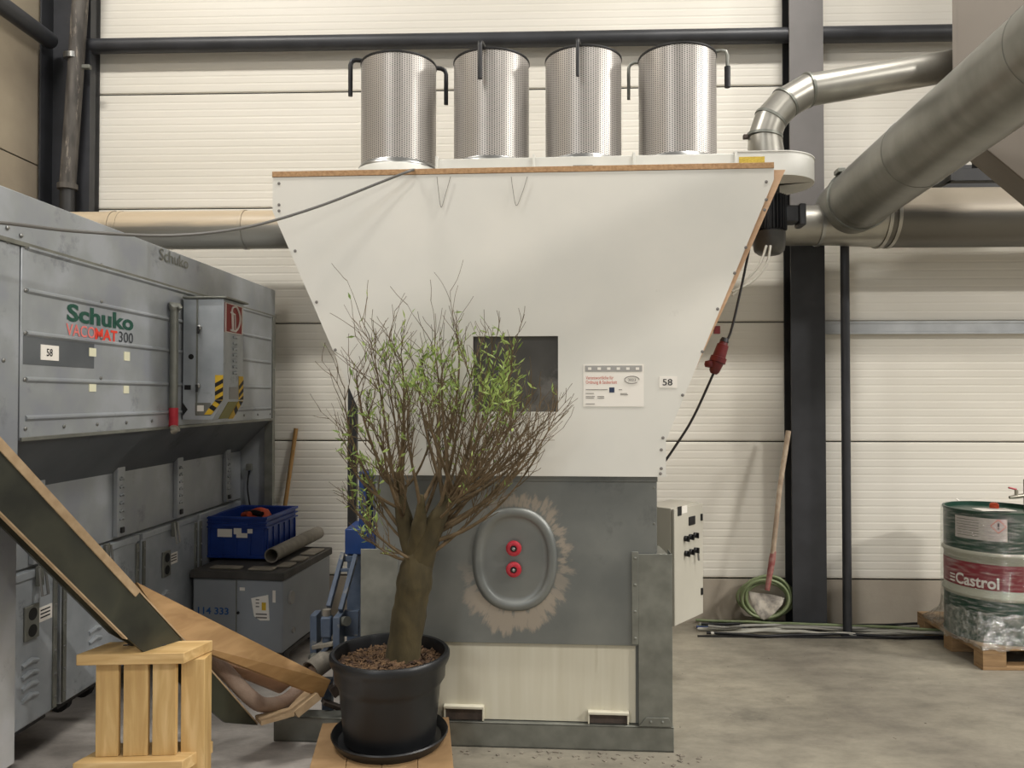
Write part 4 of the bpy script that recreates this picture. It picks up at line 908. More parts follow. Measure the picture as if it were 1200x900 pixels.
# ------------------------------------------------------------------ wheeled dust bins below
bb = [vf(p, 700, AI).y for p in (-120, 66, 161, 229)] + [VF_]
zb0 = 0.27
lab = ['steel dust bin at the near end post of the filter unit', 'steel dust bin half hidden behind the wooden upright', 'steel dust bin beside the grey numbered box', 'steel dust bin behind the grey numbered box']
for i in range(4):
    y0, y1 = bb[i] + 0.022, bb[i + 1] - 0.022
    x = AI + 0.012
    t = thing('dust_bin', lab[i], 'bin', V, (x - 0.3, (y0 + y1) / 2, 0), 'dust bins under the filter unit')
    build(MB().box(x - 0.6, x, y0, y1, zb0, zbin - 0.012), 'body', 'bin_steel', t, V, bevel=0.008)
    build(MB().box(x - 0.61, x + 0.008, y0 - 0.006, y1 + 0.006, zbin - 0.05, zbin - 0.014), 'rim', 'bin_steel', t, V, bevel=0.004)
    for ya2 in (y0 + 0.012, y1 - 0.012):
        e_ = build(MB().box(x, x + 0.01, ya2 - 0.012, ya2 + 0.012, zb0 + 0.01, zbin - 0.06), 'edge_rail', 'galv', t, V, bevel=0.002)
        for k in range(6): build(MB().lathe((x + 0.01, ya2, zb0 + 0.06 + k * 0.105), [(0.007, 0), (0.005, 0.005)], 8, axis_m((1, 0, 0))), 'bolt', 'chrome_rim', e_, V)
    yv = y0 + (y1 - y0) * (0.40 if i != 0 else 0.79); zv = zbin - 0.24
    vp = build(MB().box(x, x + 0.012, yv - 0.045, yv + 0.045, zv - 0.075, zv + 0.075), 'port_plate', 'galv', t, V, bevel=0.003)
    for dz in (0.036, -0.036): build(MB().lathe((x + 0.012, yv, zv + dz), [(0.027, 0), (0.027, 0.002)], 18, axis_m((1, 0, 0))), 'port', 'black_paint', vp, V)
    st_ = build(MB().box(x, x + 0.002, yv + 0.055, yv + 0.145, zv - 0.02, zv + 0.045), 'sticker', 'paper', t, V)
    for dz in (0.028, 0.012, -0.004): build(MB().box(x + 0.002, x + 0.003, yv + 0.065, yv + 0.13, zv + dz, zv + dz + 0.006), 'print_line', 'ink', st_, V)
    yl = (y0 + y1) / 2 if i != 0 else strap[0]
    if i < 3:
      cl_ = build(MB().box(x + 0.008, x + 0.03, yl - 0.016, yl + 0.016, zbin - 0.09, zbin + 0.0), 'lid_clamp', 'galv', t, V, bevel=0.004)
      build(MB().tube([(x + 0.03, yl - 0.02, zbin - 0.01), (x + 0.045, yl - 0.02, zbin - 0.13), (x + 0.045, yl + 0.02, zbin - 0.13), (x + 0.03, yl + 0.02, zbin - 0.01)], 0.005, 8), 'clamp_bow', 'chrome_rim', cl_, V)
    for k in range(4):
        build(MB().tube([(x, yv - 0.05, zv - 0.18 - k * 0.05), (x + 0.006, yv, zv - 0.165 - k * 0.05), (x, yv + 0.05, zv - 0.18 - k * 0.05)], 0.011, 8), 'embossing', 'bin_steel', t, V)
    for yc in (y0 + 0.08, y1 - 0.08):
        for xc in (x - 0.38, x - 0.53):
            w_ = build(MB().cyl((xc, yc - 0.02, 0.055), (xc, yc + 0.02, 0.055), 0.055, 16), 'caster_wheel', 'rubber', t, V)
            build(MB().box(xc - 0.03, xc + 0.03, yc - 0.03, yc + 0.03, 0.111, zb0 - 0.03), 'caster_fork', 'black_steel', t, V)
    build(MB().box(x - 0.58, x - 0.03, y0 + 0.02, y1 - 0.02, zb0 - 0.03, zb0 - 0.001), 'underframe', 'black_steel', t, V)

# ------------------------------------------------------------------ grey numbered box, crate, tube, broom
bz0 = 0.12
c0 = G.hit(331, 766, 'z', bz0); 
lf = G.hit(226, 745, 'y', c0.y - 0.0)
bk = at(398, 640, 5.5)
bzt = at(331, 671, c0.y).z
bang = math.degrees(math.atan2(bk.x - c0.x, bk.y - c0.y))
Bf = Frame((c0.x, c0.y, 0), -bang * 0.55)
bwid = -Bf.hit(225.5, 720, 'y', 0).x; bdep = 0.80
gb = thing('grey_box', 'grey plastic box with blue number 114 333 under a dusty black lid', 'box', Bf, (-bwid / 2, bdep / 2, 0))
build(MB().box(-bwid, 0, 0, bdep, bz0, bzt - 0.05), 'body', 'grey_box', gb, Bf, bevel=0.012)
build(MB().box(-bwid - 0.012, 0.012, -0.012, bdep + 0.012, bzt - 0.05, bzt), 'lid', 'lid_dark', gb, Bf, bevel=0.006)
build(MB().box(-bwid, 0.0, 0.02, bdep, 0.09, bz0), 'base_plate', 'black_steel', gb, Bf)
for x in (-bwid + 0.02, -0.12):
    for y in (0.04, bdep - 0.14): build(MB().box(x, x + 0.1, y, y + 0.1, 0.0, 0.09), 'foot_block', 'black_plastic', gb, Bf)
for i, (x0_, x1_, y0_, y1_) in enumerate(((-0.5, -0.3, 0.03, 0.1), (-0.24, -0.08, 0.02, 0.1), (-0.1, -0.01, 0.12, 0.24), (-0.09, 0.0, 0.3, 0.42), (-0.1, 0.0, 0.5, 0.7))):
    build(MB().box(x0_, x1_, y0_, y1_, bzt, bzt + 0.014), 'lid_pad', 'dust', gb, Bf, bevel=0.008)
bs = lambda px, py: Bf.hit(px, py, 'y', 0)
xs_ = bs(277, 720).x
build(MB().box(xs_ - 0.003, xs_ + 0.003, -0.004, 0.0, bz0 + 0.02, bzt - 0.055), 'door_seam', 'galv', gb, Bf)
build(MB().lathe((xs_ + 0.012, 0, bs(278, 718).z), [(0.009, 0), (0.009, 0.006)], 10, axis_m((0, -1, 0))), 'latch', 'black_plastic', gb, Bf)
a, b = bs(232, 725), bs(268, 725); b.z = a.z = bs(250, 719.5).z
text_on('114 333', 'lettering', 'number_blue', gb, Bf, a, b, 0.042, 0.02, (0, -1, 0), 0.002)
pp = [bs(*p) for p in ((294.5, 701), (314.5, 697), (316, 727), (305, 727), (298, 722))]
tg = build(MB().prism([Vector((p.x, -0.003, p.z)) for p in pp], (0, 0.002, 0)), 'torn_label', 'paper', gb, Bf, smooth=False)
a, b = bs(307, 715), bs(312, 706); build(MB().box(a.x, b.x, -0.0045, -0.003, a.z, b.z), 'yellow_patch', 'yellow', tg, Bf)
for py in (702, 706, 710, 719, 723):
    a, b = bs(300, py + 1.2), bs(304 if py < 715 else 313, py); build(MB().box(a.x, b.x, -0.0045, -0.003, a.z, b.z), 'print_line', 'ink_grey', tg, Bf)
for r_ in ((281, 688.5, 287, 692), (319.5, 692, 323, 706)):
    a, b = bs(r_[0], r_[3]), bs(r_[2], r_[1]); build(MB().box(a.x, b.x, -0.002, 0, a.z, b.z), 'label_rest', 'paper', gb, Bf)
for px, py, pw, ph in ((341, 700, 0.10, 0.16), (343, 738, 0.05, 0.07)):
    c = Bf.hit(px, py, 'x', 0.0); build(MB().lathe((0, c.y, c.z), [(0.045 * ph / 0.16, 0), (0.04 * ph / 0.16, 0.012), (0.025 * ph / .16, 0.008)], 14, axis_m((1, 0, 0))), 'torn_foil', 'paper_grey', gb, Bf)
# blue crate
cz = bzt + 0.0145
k0_ = G.hit(312, 656, 'z', cz); Cf = Frame((k0_.x, k0_.y, 0), -6)
cw = k0_.x - at(238, 654, k0_.y).x; cdp = 0.52; chh = at(312, 606, k0_.y).z - cz
cr = thing('blue_crate', 'blue plastic crate standing on the grey numbered box', 'crate', Cf, (-cw / 2, cdp / 2, cz))
th = 0.012; z0, z1 = cz, cz + chh
build(MB().box(-cw + 0.01, -0.01, 0.01, cdp - 0.01, z0, z0 + th), 'bottom', 'crate_blue', cr, Cf, bevel=0.003)
for nm, b_ in (('front_wall', (-cw + .006, -.006, 0.006, 0.006 + th)), ('back_wall', (-cw + .006, -.006, cdp - .006 - th, cdp - .006)), ('side_wall', (-cw + .006, -cw + .006 + th, .018, cdp - .018)), ('side_wall', (-.006 - th, -.006, .018, cdp - .018))):
    build(MB().box(*b_, z0 + th, z1 - 0.004), nm, 'crate_blue', cr, Cf, bevel=0.002)
def rimbox(za, zb, o):
    mb = MB(); mb.box(-cw - o, o, -o, 0.008, za, zb).box(-cw - o, o, cdp - 0.008, cdp + o, za, zb).box(-cw - o, -cw + 0.008, 0.008, cdp - 0.008, za, zb).box(-0.008, o, 0.008, cdp - 0.008, za, zb); return mb
for za, zb, o in ((z1 - 0.016, z1, 0.008), (z1 - 0.045, z1 - 0.035, 0.006), (z1 - 0.075, z1 - 0.065, 0.008), (z0 + 0.006, z0 + 0.022, 0.002)):
    build(rimbox(za, zb, o), 'rim_band', 'crate_blue', cr, Cf, bevel=0.002)
n_ = 5
for k in range(n_):
    x = -cw + 0.02 + k * (cw - 0.04) / (n_ - 1)
    if k in (0, 1, 4) or True: build(MB().box(x - 0.006, x + 0.006, -0.002, 0.006, z0 + 0.024, z1 - 0.08), 'rib', 'crate_blue', cr, Cf, bevel=0.001)
for k in range(6):
    y = 0.03 + k * (cdp - 0.06) / 5
    build(MB().box(-0.006, 0.003, y - 0.006, y + 0.006, z0 + 0.024, z1 - 0.08), 'rib', 'crate_blue', cr, Cf, bevel=0.001)
build(MB().box(-cw * 0.72, -cw * 0.3, -0.010, -0.0, z1 - 0.064, z1 - 0.046), 'handle_plate', 'crate_blue', cr, Cf, bevel=0.002)
cs = lambda px, py: Cf.hit(px, py, 'y', -0.003)
for a_, b_ in (((255, 629), (272, 620)), ((274, 626), (283, 619)), ((277, 630), (290, 625)), ((290, 625), (296, 620))):
    a, b = cs(*a_), cs(*b_); build(MB().box(a.x, b.x, -0.005, -0.003, a.z, b.z), 'label_rest', 'paper', cr, Cf)
# orange cable drum inside
oc = Cf.I @ at(304, 601, k0_.y + 0.24)
og = thing('orange_tool', 'orange and black power tool lying in the blue crate', 'tool', Cf, (oc.x, oc.y, z0 + th))
build(MB().lathe((oc.x, oc.y, z0 + th), [(0.09, 0), (0.10, 0.05), (0.09, z1 - z0 - 0.05), (0.06, z1 - z0 + 0.0), (0.02, z1 - z0 + 0.015)], 18), 'body', 'orange', og, Cf, angle=60)
build(MB().tube([(oc.x - 0.09, oc.y - 0.02, z1 - 0.01), (oc.x - 0.0, oc.y - 0.06, z1 - 0.0), (oc.x + 0.05, oc.y - 0.07, z1 - 0.01)], 0.022, 10), 'handle', 'black_plastic', og, Cf)
build(MB().tube([(oc.x - 0.10, oc.y - 0.03, z1 - 0.02), (oc.x - 0.03, oc.y - 0.09, z1 - 0.005)], 0.02, 10), 'nozzle', 'orange', og, Cf)
# grey cardboard tube on the lid
ta, tb = G.hit(318, 651, 'z', bzt + 0.016 + 0.047), G.hit(374, 623.5, 'z', bzt + 0.016 + 0.047)
tb = ta + (tb - ta) * 0.97
tdir = (tb - ta).normalized()
mb = MB(); Am = axis_m(tdir); L_ = (tb - ta).length
mb.lathe(ta, [(0.040, 0.002), (0.047, 0), (0.047, L_), (0.040, L_ - 0.002), (0.040, 0.002)], 28, Am, close=False)
build(mb, 'grey_tube', 'tube_grey', F=G, angle=50, label='open grey tube lying on the dusty black lid', cat='tube')
# broom handle against the wall
ba, bb_ = W.hit(347, 502, 'y', -0.02), W.hit(334, 600, 'y', -0.06)
bdn = bb_ + (bb_ - ba) * ((bb_.z - 0.02) / (ba.z - bb_.z)); bdn.y = -0.16
build(MB().tube([ba, bdn], 0.016, 12), 'broom_handle', 'wood_handle', F=W, label='wooden broom handle leaning on the wall behind the blue crate', cat='broom')
#REST
# ------------------------------------------------------------------ briquette chute of boards
U1, U0 = at(187, 721, 3.30), at(0, 557, 2.68)           # middle of the near side board: low end, frame edge
cdir = (U1 - U0).normalized()                            # down the chute
Tip = at(303, 848, 3.62)
cdir = (at(290, 830, 3.62) - U0).normalized()
Uend = U0 + cdir * ((at(250, 790, 3.5) - U0).length)
nh = Vector((cdir.y, -cdir.x, 0)).normalized()           # horizontal, across the chute
if nh.x < 0: nh = -nh
vup = cdir.cross(nh); vup = vup if vup.z > 0 else -vup
ch = thing('briquette_chute', 'board chute with dark plywood side sloping down to the press outlet', 'chute', G, Vector((Uend.x, Uend.y, 0.1)))
Us = U0 - cdir * 0.7
def cl_at(px, py):                                        # point in the near board's plane seen at a pixel
    r = ray(px, py); n = nh; return CO + r * ((U0 - CO).dot(n) / r.dot(n))
e1 = (cl_at(160, 690) - cl_at(0, 515)); e1.normalize()
tL, tR = cl_at(0, 515), cl_at(300, 842)
bL, bR = cl_at(0, 600), cl_at(150, 748)
bE = bL + (bR - bL).normalized() * ((cl_at(262, 846) - bL).length)
side_poly = [tL - e1 * 0.35, cl_at(214, 751), cl_at(241.7, 781), cl_at(302, 850), cl_at(264, 847), bR, bL - e1 * 0.35]
th_ = 0.018
build(MB().prism(side_poly, -nh * th_), 'side_board', 'ply_dark', ch, G, smooth=False, label='dark film-faced plywood side')
back = -nh * 0.11
build(MB().prism([p + back for p in side_poly[:2] + [cl_at(190, 770), bR, bL - e1 * 0.35]], -nh * th_), 'side_board', 'ply_dark', ch, G, smooth=False)
# bare edge strips on top of the near board
def strip(a, b, w, m, nm='edge_strip', off=Vector((0, 0, 0)), parent=ch):
    d = (b - a).normalized(); u = nh.cross(d).normalized(); u = u if u.z > 0 else -u
    return build(MB().obox((a + b) / 2 + u * 0.003 + off - nh * w / 2, (b - a) / 2, nh * w / 2, u * 0.003), nm, m, parent, G, smooth=False)
strip(tL - e1 * 0.35, cl_at(160, 690), th_ + 0.012, 'ply_edge'); strip(cl_at(160, 690), cl_at(240, 777), th_ + 0.006, 'ply_edge')
strip(cl_at(240, 778), cl_at(302, 849), th_ + 0.010, 'ply_edge')
bt0, bt1 = tL - e1 * 0.35, cl_at(163, 693)
bu = nh.cross(e1).normalized(); bu = bu if bu.z > 0 else -bu
build(MB().obox((bt0 + bt1) / 2 - bu * 0.011 + nh * 0.004, (bt1 - bt0) / 2, nh * 0.004, bu * 0.015), 'edge_batten', 'ply_edge', ch, G, smooth=False, label='pale bare wood edge')
# floor board of the chute between the sides
fb0, fb1 = bL - e1 * 0.35, bR
build(MB().prism([fb0 + vup * 0.02 - nh * th_, fb1 + vup * 0.02 - nh * th_, fb1 + vup * 0.02 - nh * 0.11, fb0 + vup * 0.02 - nh * 0.11], vup * 0.015), 'floor_board', 'ply_edge', ch, G, smooth=False)
build(MB().prism([fb0 - vup * 0.006 - nh * 0.0, fb1 - vup * 0.006 - nh * 0.0, fb1 - vup * 0.006 - nh * 0.03, fb0 - vup * 0.006 - nh * 0.03], vup * 0.005), 'lower_edge_strip', 'ply_edge', ch, G, smooth=False)
# brown brace plank and pale plank behind it
def plank(name, pts, th2, m, label=None):
    P4 = [at(*p) for p in pts]; n = (P4[1] - P4[0]).cross(P4[3] - P4[0]).normalized()
    n = n if n.y > 0 else -n
    return build(MB().prism(P4, n * th2), name, m, ch, G, smooth=False, label=label, bevel=0.002)
plank('brace_plank', [(160, 682, 3.26), (388, 797, 3.80), (379, 817, 3.78), (207, 751, 3.30)], 0.022, 'plank_brown', 'orange brown plank')
plank('inner_plank', [(205, 742, 3.42), (345, 800, 3.86), (330, 812, 3.86), (222, 768, 3.44)], 0.02, 'plank_pale', 'pale plank behind the hose')
# tray boards under the hose bend
def quad_board(name, pts, th2, m):
    P4 = [at(*p) for p in pts]; n = (P4[1] - P4[0]).cross(P4[3] - P4[0]).normalized(); n = n if n.z < 0 else -n
    return build(MB().prism(P4, n * th2), name, m, ch, G, smooth=False)
quad_board('tray_board', [(299, 838, 3.66), (338, 829, 3.74), (345, 834, 3.62), (306, 845, 3.56)], 0.02, 'ply_edge')
quad_board('tray_board', [(338, 829, 3.74), (357, 808, 3.86), (372, 812, 3.72), (345, 834, 3.62)], 0.035, 'ply_edge')
# hose carrying the briquettes
hp = [at(392, 768, 4.02), at(372, 783, 3.95), at(352, 806, 3.86), at(333, 822, 3.78), at(309, 826, 3.68), at(291, 815, 3.62), at(262, 785, 3.57), at(225, 752, 3.52), at(186, 733, 3.46), at(130, 685, 3.28), at(0, 560, 2.80)]
off_ = hp[-1] + (U0 - Uend).normalized() * 0.25
hsp = spline(hp, 10) + [off_]
hs = build(MB().tube(hsp, [0.034 if k % 2 else 0.0352 for k in range(len(hsp))], 20), 'briquette_hose', 'hose_pink', None, G, angle=60, label='pinkish briquette strand bending from the press outlet up the chute', cat='hose')

# ------------------------------------------------------------------ wooden upright carrying the chute
S = Frame(at(164, 770, 3.14) * 1, 0); S = Frame((S.o.x, S.o.y, 0), 3.0)
s_at = lambda px, py, y: S.hit(px, py, 'y', y)
f0 = 0.0
ux0, ux1 = s_at(89, 770, f0).x, s_at(214, 770, f0).x
ux2 = s_at(240, 770, 0.10).x
uz1, uz0 = s_at(160, 766, f0).z, s_at(160, 779, f0).z
lz1 = s_at(160, 893, f0 - 0.02).z
pu = thing('wooden_upright', 'light pine slatted stand carrying the plywood chute', 'stand', S, ((ux0 + ux1) / 2, 0.06, 0))
def slab(name, x0, x1, y0, y1, z0, z1, m='pine_x', skew=0.0):
    return build(MB().prism([(x0, y0, z0), (x1, y0, z0), (x1 + skew, y1, z0), (x0 + skew, y1, z0)], (0, 0, z1 - z0)), name, m, pu, S, bevel=0.003)
slab('top_plank', ux0, ux1 + 0.005, f0, f0 + 0.16, uz0, uz1 + 0.0, 'pine_x', 0.062)
slab('lower_plank', ux0 + 0.0, ux1 + 0.01, f0 - 0.02, f0 + 0.16, lz1 - 0.05, lz1, 'pine_x', 0.062)
slab('foot_plank', ux0, ux1 + 0.01, f0 - 0.02, f0 + 0.16, 0.0, 0.045, 'pine_x', 0.062)
for a, b in ((112, 138.5), (144.5, 173), (178.5, 206)):
    xa2, xb2 = s_at(a, 820, 0.03).x, s_at(b, 820, 0.03).x
    build(MB().box(xa2, xb2, 0.03, 0.055, lz1 + 0.001, uz0 - 0.001), 'slat', 'pine', pu, S, bevel=0.002)
    build(MB().box(xa2, xb2, 0.03, 0.055, 0.046, lz1 - 0.051), 'slat', 'pine', pu, S, bevel=0.002)
xa2, xb2 = s_at(212, 820, 0.06).x, s_at(239.5, 820, 0.06).x
build(MB().box(xa2, xb2, 0.06, 0.15, 0.046, uz0 - 0.002), 'corner_slat', 'pine', pu, S, bevel=0.002)
for px in (150, 185):
    c = S.hit(px, 757, 'z', uz1); build(MB().tube([c + Vector((-0.02, 0, 0.003)), c + Vector((0, 0.008, 0.003)), c + Vector((0.02, -0.004, 0.003)), c + Vector((0.03, 0.006, 0.003))], 0.0025, 5), 'bent_nail', 'black_steel', pu, S)

# ------------------------------------------------------------------ blue outlet clamp of the press
ob = 4.15
cl = thing('outlet_clamp', 'blue grey steel clamp with two slanted arms at the press outlet', 'machine part', G, at(395, 770, ob) * 1)
cl.location.z = 0; WM[cl.name] = Matrix.Translation(cl.location)
def gb_(pa, pb, w, h, nm, m='press_blue', up=(0, 1, 0), bv=0.003):
    return build(MB().beam(at(*pa), at(*pb), w, h, up), nm, m, cl, G, bevel=bv)
gb_((385, 712, 4.12), (402, 649, 4.30), 0.024, 0.05, 'clamp_arm'); gb_((399, 716, 4.05), (417, 651, 4.22), 0.024, 0.05, 'clamp_arm')
gb_((399, 668, 4.24), (412, 668, 4.20), 0.018, 0.018, 'cross_bar', up=(0, 0, 1))
gb_((403, 655, 4.30), (416, 655, 4.26), 0.018, 0.03, 'cross_bar', up=(0, 0, 1))
gb_((370, 718, 4.10), (370, 790, 4.10), 0.035, 0.10, 'side_cheek'); gb_((397, 720, 4.02), (397, 800, 4.02), 0.035, 0.12, 'side_cheek')
gb_((383, 722, 4.02), (383, 746, 4.02), 0.055, 0.055, 'cylinder_block', bv=0.008)
build(MB().tube([at(383, 714, 4.03), at(383, 722, 4.03)], 0.022, 16), 'cylinder_cap', 'tube_grey', cl, G)
build(MB().tube([at(383, 746, 4.03), at(383, 752, 4.03)], 0.024, 16), 'cylinder_foot', 'press_blue', cl, G)
gb_((372, 756, 4.05), (396, 752, 4.0), 0.10, 0.02, 'clamp_plate', 'tube_grey', (0, 0, 1))
gb_((370, 772, 4.0), (385, 757, 3.98), 0.018, 0.02, 'lever', 'press_blue')
build(MB().lathe(at(363, 787, 3.90), [(0.044, 0.004), (0.053, 0), (0.053, 0.22), (0.044, 0.216), (0.044, 0.004)], 24, axis_m(at(392, 766, 4.05) - at(363, 787, 3.90)), close=False), 'outlet_pipe', 'tube_grey', cl, G)
build(MB().tube([at(366, 770, 4.06), at(369, 770, 3.96)], 0.022, 12), 'pivot_bolt', 'galv', cl, G)
build(MB().tube([at(403, 728, 4.0), at(407, 728, 3.98)], 0.025, 12), 'pivot_bolt', 'galv', cl, G)
gb_((412, 745, 4.1), (412, 715, 4.1), 0.08, 0.03, 'gusset_plate')
gb_((388, 812, 3.96), (412, 792, 4.02), 0.04, 0.06, 'outlet_rail', 'rust', (0, 0, 1)); gb_((378, 822, 3.90), (400, 830, 3.94), 0.06, 0.02, 'outlet_foot', 'rust', (0, 0, 1))
gb_((384, 795, 4.12), (384, 850, 4.12), 0.05, 0.06, 'stand_leg'); gb_((405, 795, 4.12), (405, 850, 4.12), 0.05, 0.06, 'stand_leg')
# hydraulic block and dark post behind the press edge
hb = thing('hydraulic_unit', 'bright blue hydraulic unit behind the clamp arms', 'machine part', G, Vector((at(422, 630, 4.5).x, 4.5, 0)))
a, b = at(404, 650, 4.45), at(440, 620, 4.45); build(MB().box(a.x, b.x, 4.45, 4.75, a.z, b.z), 'block', 'machine_blue', hb, G, bevel=0.006)
a, b = at(420, 622, 4.5), at(437, 552, 4.5); build(MB().box(a.x, b.x, 4.5, 4.62, a.z - 0.02, b.z), 'cylinder_housing', 'machine_blue', hb, G, bevel=0.01)
a, b = at(406, 800, 4.5), at(438, 650, 4.5); build(MB().box(a.x, b.x, 4.5, 4.7, 0.0, b.z), 'pedestal', 'press_blue', hb, G, bevel=0.006)
build(MB().tube([at(430, 622, 4.47), at(432, 580, 4.46), at(424, 556, 4.48)], 0.012, 8), 'hydraulic_hose', 'cable_black', hb, G)
dp0 = at(413, 560, 5.0); build(MB().box(dp0.x - 0.028, dp0.x + 0.028, 4.98, 5.04, 0, 1.9), 'square_post', 'black_steel', F=G, bevel=0.003, label='dark square steel post behind the hydraulic unit', cat='post')

# ------------------------------------------------------------------ potted tree on a wooden pallet
pz = 0.15
pc_ = G.hit(457, 866, 'z', pz + 0.005); PC = Frame((pc_.x, pc_.y, 0), 7)
pal = thing('small_pallet', 'weathered wooden pallet under the potted tree', 'pallet', PC, (0, 0, 0))
q0 = PC.I @ G.hit(528, 860, 'z', pz); q1 = PC.I @ G.hit(368, 880, 'z', pz)
hx0, hx1 = q1.x, q0.x; yb1 = 0.22
nb = 4
for k in range(nb):
    a = hx0 + (hx1 - hx0) * k / nb; b = hx0 + (hx1 - hx0) * (k + 1) / nb
    build(MB().box(a + 0.001, b - 0.001, -0.42, yb1, pz - 0.022, pz), 'deck_board', 'pallet_wood', pal, PC, bevel=0.002)
for y in (-0.40, -0.12, yb1 - 0.1):
    build(MB().box(hx0, hx1, y, y + 0.1, 0.0, pz - 0.023), 'bearer', 'pallet_wood', pal, PC, bevel=0.002)
rpx = 70.0
rim_c = at(458, 764, pc_.y + 0.01)
SR = 0.262
pot = thing('plant_pot', 'big black plastic plant pot standing in a saucer', 'pot', PC, (0, 0, pz))
RR = (at(528, 764, pc_.y).x - at(388.5, 764, pc_.y).x) / 2
zr = rim_c.z + 0.012
hpz = zr - pz
build(MB().lathe((0, 0, pz + 0.022), [(RR * 0.76, 0), (RR * 0.84, hpz * 0.55), (RR * 0.865, hpz * 0.60), (RR * 0.92, hpz * 0.66), (RR * 0.93, hpz - 0.09), (RR * 0.985, hpz - 0.062), (RR, hpz - 0.05), (RR, hpz - 0.032), (RR * 0.97, hpz - 0.022), (RR * 0.92, hpz - 0.024), (RR * 0.90, hpz - 0.04), (RR * 0.88, hpz - 0.12), (RR * 0.2, hpz - 0.13)], 64), 'pot_body', 'pot_plastic', pot, PC, angle=50)
sauc = build(MB().lathe((0, 0, pz + 0.001), [(SR * 0.9, 0), (SR * 0.98, 0.03), (SR, 0.042), (SR * 0.985, 0.048), (SR * 0.96, 0.042), (SR * 0.88, 0.016), (0.05, 0.015)], 64), 'pot_saucer', 'pot_plastic', None, PC, angle=50, label='black plastic saucer under the plant pot', cat='saucer')
zsoil = pz + 0.022 + hpz - 0.085
rnd = random.Random(5)
mb = MB(); nr, ns = 8, 40
for i in range(nr + 1):
    r = RR * 0.885 * i / nr
    for j in range(ns):
        a = 2 * math.pi * j / ns; mb.v.append(Vector((r * math.cos(a), r * math.sin(a), zsoil + 0.03 * (1 - (i / nr) ** 2) + rnd.uniform(-0.006, 0.006))))
for i in range(nr):
    for j in range(ns): mb.f.append([i * ns + j, (i + 1) * ns + j, (i + 1) * ns + (j + 1) % ns, i * ns + (j + 1) % ns])
build(mb, 'soil', 'soil', pot, PC, angle=80, label='dark bark mulch')
mb = MB()
for k in range(700):
    a = rnd.uniform(0, 6.283); r = RR * 0.86 * math.sqrt(rnd.random()); c = Vector((r * math.cos(a), r * math.sin(a), zsoil + 0.03 * (1 - (r / RR / .885) ** 2) + 0.008))
    d = Vector((rnd.uniform(-1, 1), rnd.uniform(-1, 1), rnd.uniform(-.35, .35))).normalized(); u = d.orthogonal().normalized(); v = d.cross(u)
    mb.obox(c, d * rnd.uniform(.008, .022), u * rnd.uniform(.002, .005), v * 0.002)
build(mb, 'mulch_chips', 'mulch', pot, PC, smooth=False, kind='stuff')
# tree
tree = thing('potted_tree', 'bushy olive willow with thick leaning trunk and thin bare twigs', 'tree', PC, (0.05, 0, zsoil + 0.02))
TD = pc_.y
rt = random.Random(11)
tp = [at(470, 790, TD), at(474, 755, TD), at(481, 710, TD), at(487, 672, TD - 0.01), at(490, 640, TD - 0.02)]
tr_ = [0.088, 0.076, 0.078, 0.080, 0.03]
def wob(pts, rad, n=5, amp=0.004):
    sp2 = spline(pts, n); m_ = len(sp2); rs = [rad[0]] * m_
    for i in range(m_):
        t = i / (m_ - 1) * (len(rad) - 1); k = min(int(t), len(rad) - 2); rs[i] = (rad[k] * (1 - t + k) + rad[k + 1] * (t - k)) * (1 + rt.uniform(-.06, .06))
    return sp2, rs
s1, r1 = wob(tp, tr_)
build(MB().tube(s1, r1, 16), 'trunk', 'bark', tree, G, angle=80)
f1, q1r = wob([at(488, 655, TD), at(478, 625, TD + 0.02), at(470, 590, TD + 0.03), at(466, 560, TD + 0.04)], [0.056, 0.046, 0.030, 0.008])
build(MB().tube(f1, q1r, 12), 'fork', 'bark', tree, G, angle=80)
f2, q2r = wob([at(490, 662, TD), at(503, 628, TD - 0.03), at(518, 598, TD - 0.05), at(532, 572, TD - 0.05)], [0.066, 0.056, 0.034, 0.008])
build(MB().tube(f2, q2r, 12), 'fork', 'bark', tree, G, angle=80)
f3, q3r = wob([at(488, 650, TD), at(492, 615, TD - 0.06), at(494, 580, TD - 0.1)], [0.056, 0.036, 0.008])
build(MB().tube(f3, q3r, 12), 'fork', 'bark', tree, G, angle=80)
leaves = MB()
def leaf(p, d, L):
    d = d.normalized(); s2 = d.cross(Vector((rt.uniform(-1, 1), rt.uniform(-1, 1), rt.uniform(-1, 1)))).normalized(); n = s2.cross(d); w = L * rt.uniform(.11, .16)
    leaves.add([p, p + d * L * .45 + s2 * w + n * L * .04, p + d * L + n * L * .02, p + d * L * .45 - s2 * w + n * L * .04, p + d * L * .5 - n * L * 0.03], [(0, 4, 1), (1, 4, 2), (2, 4, 3), (3, 4, 0)])
def leafy(p):
    """share of leaves on a twig end, read from where the crown is green"""
    q = p - CO; px = 600 + q.x / q.y * FPX; py = 465 - q.z / q.y * FPX
    g = 0.05
    for cx_, cy_, sx, sy, a in ((583, 438, 20, 34, 3.2), (478, 440, 26, 28, 1.0), (455, 415, 25, 20, .5), (535, 430, 22, 35, 1.1), (425, 510, 18, 50, .6), (500, 420, 30, 30, .7), (425, 590, 15, 50, .45)):
        g += a * math.exp(-((px - cx_) / sx) ** 2 - ((py - cy_) / sy) ** 2)
    if px > 595 and py > 485: g *= 0.25
    return g
YMAX = 3.66
def clampy(p):
    lim = (M.M @ Vector((p.x, -0.11, 0))).y
    if p.y > lim: p.y = lim - rt.uniform(0, 0.04)
    return p
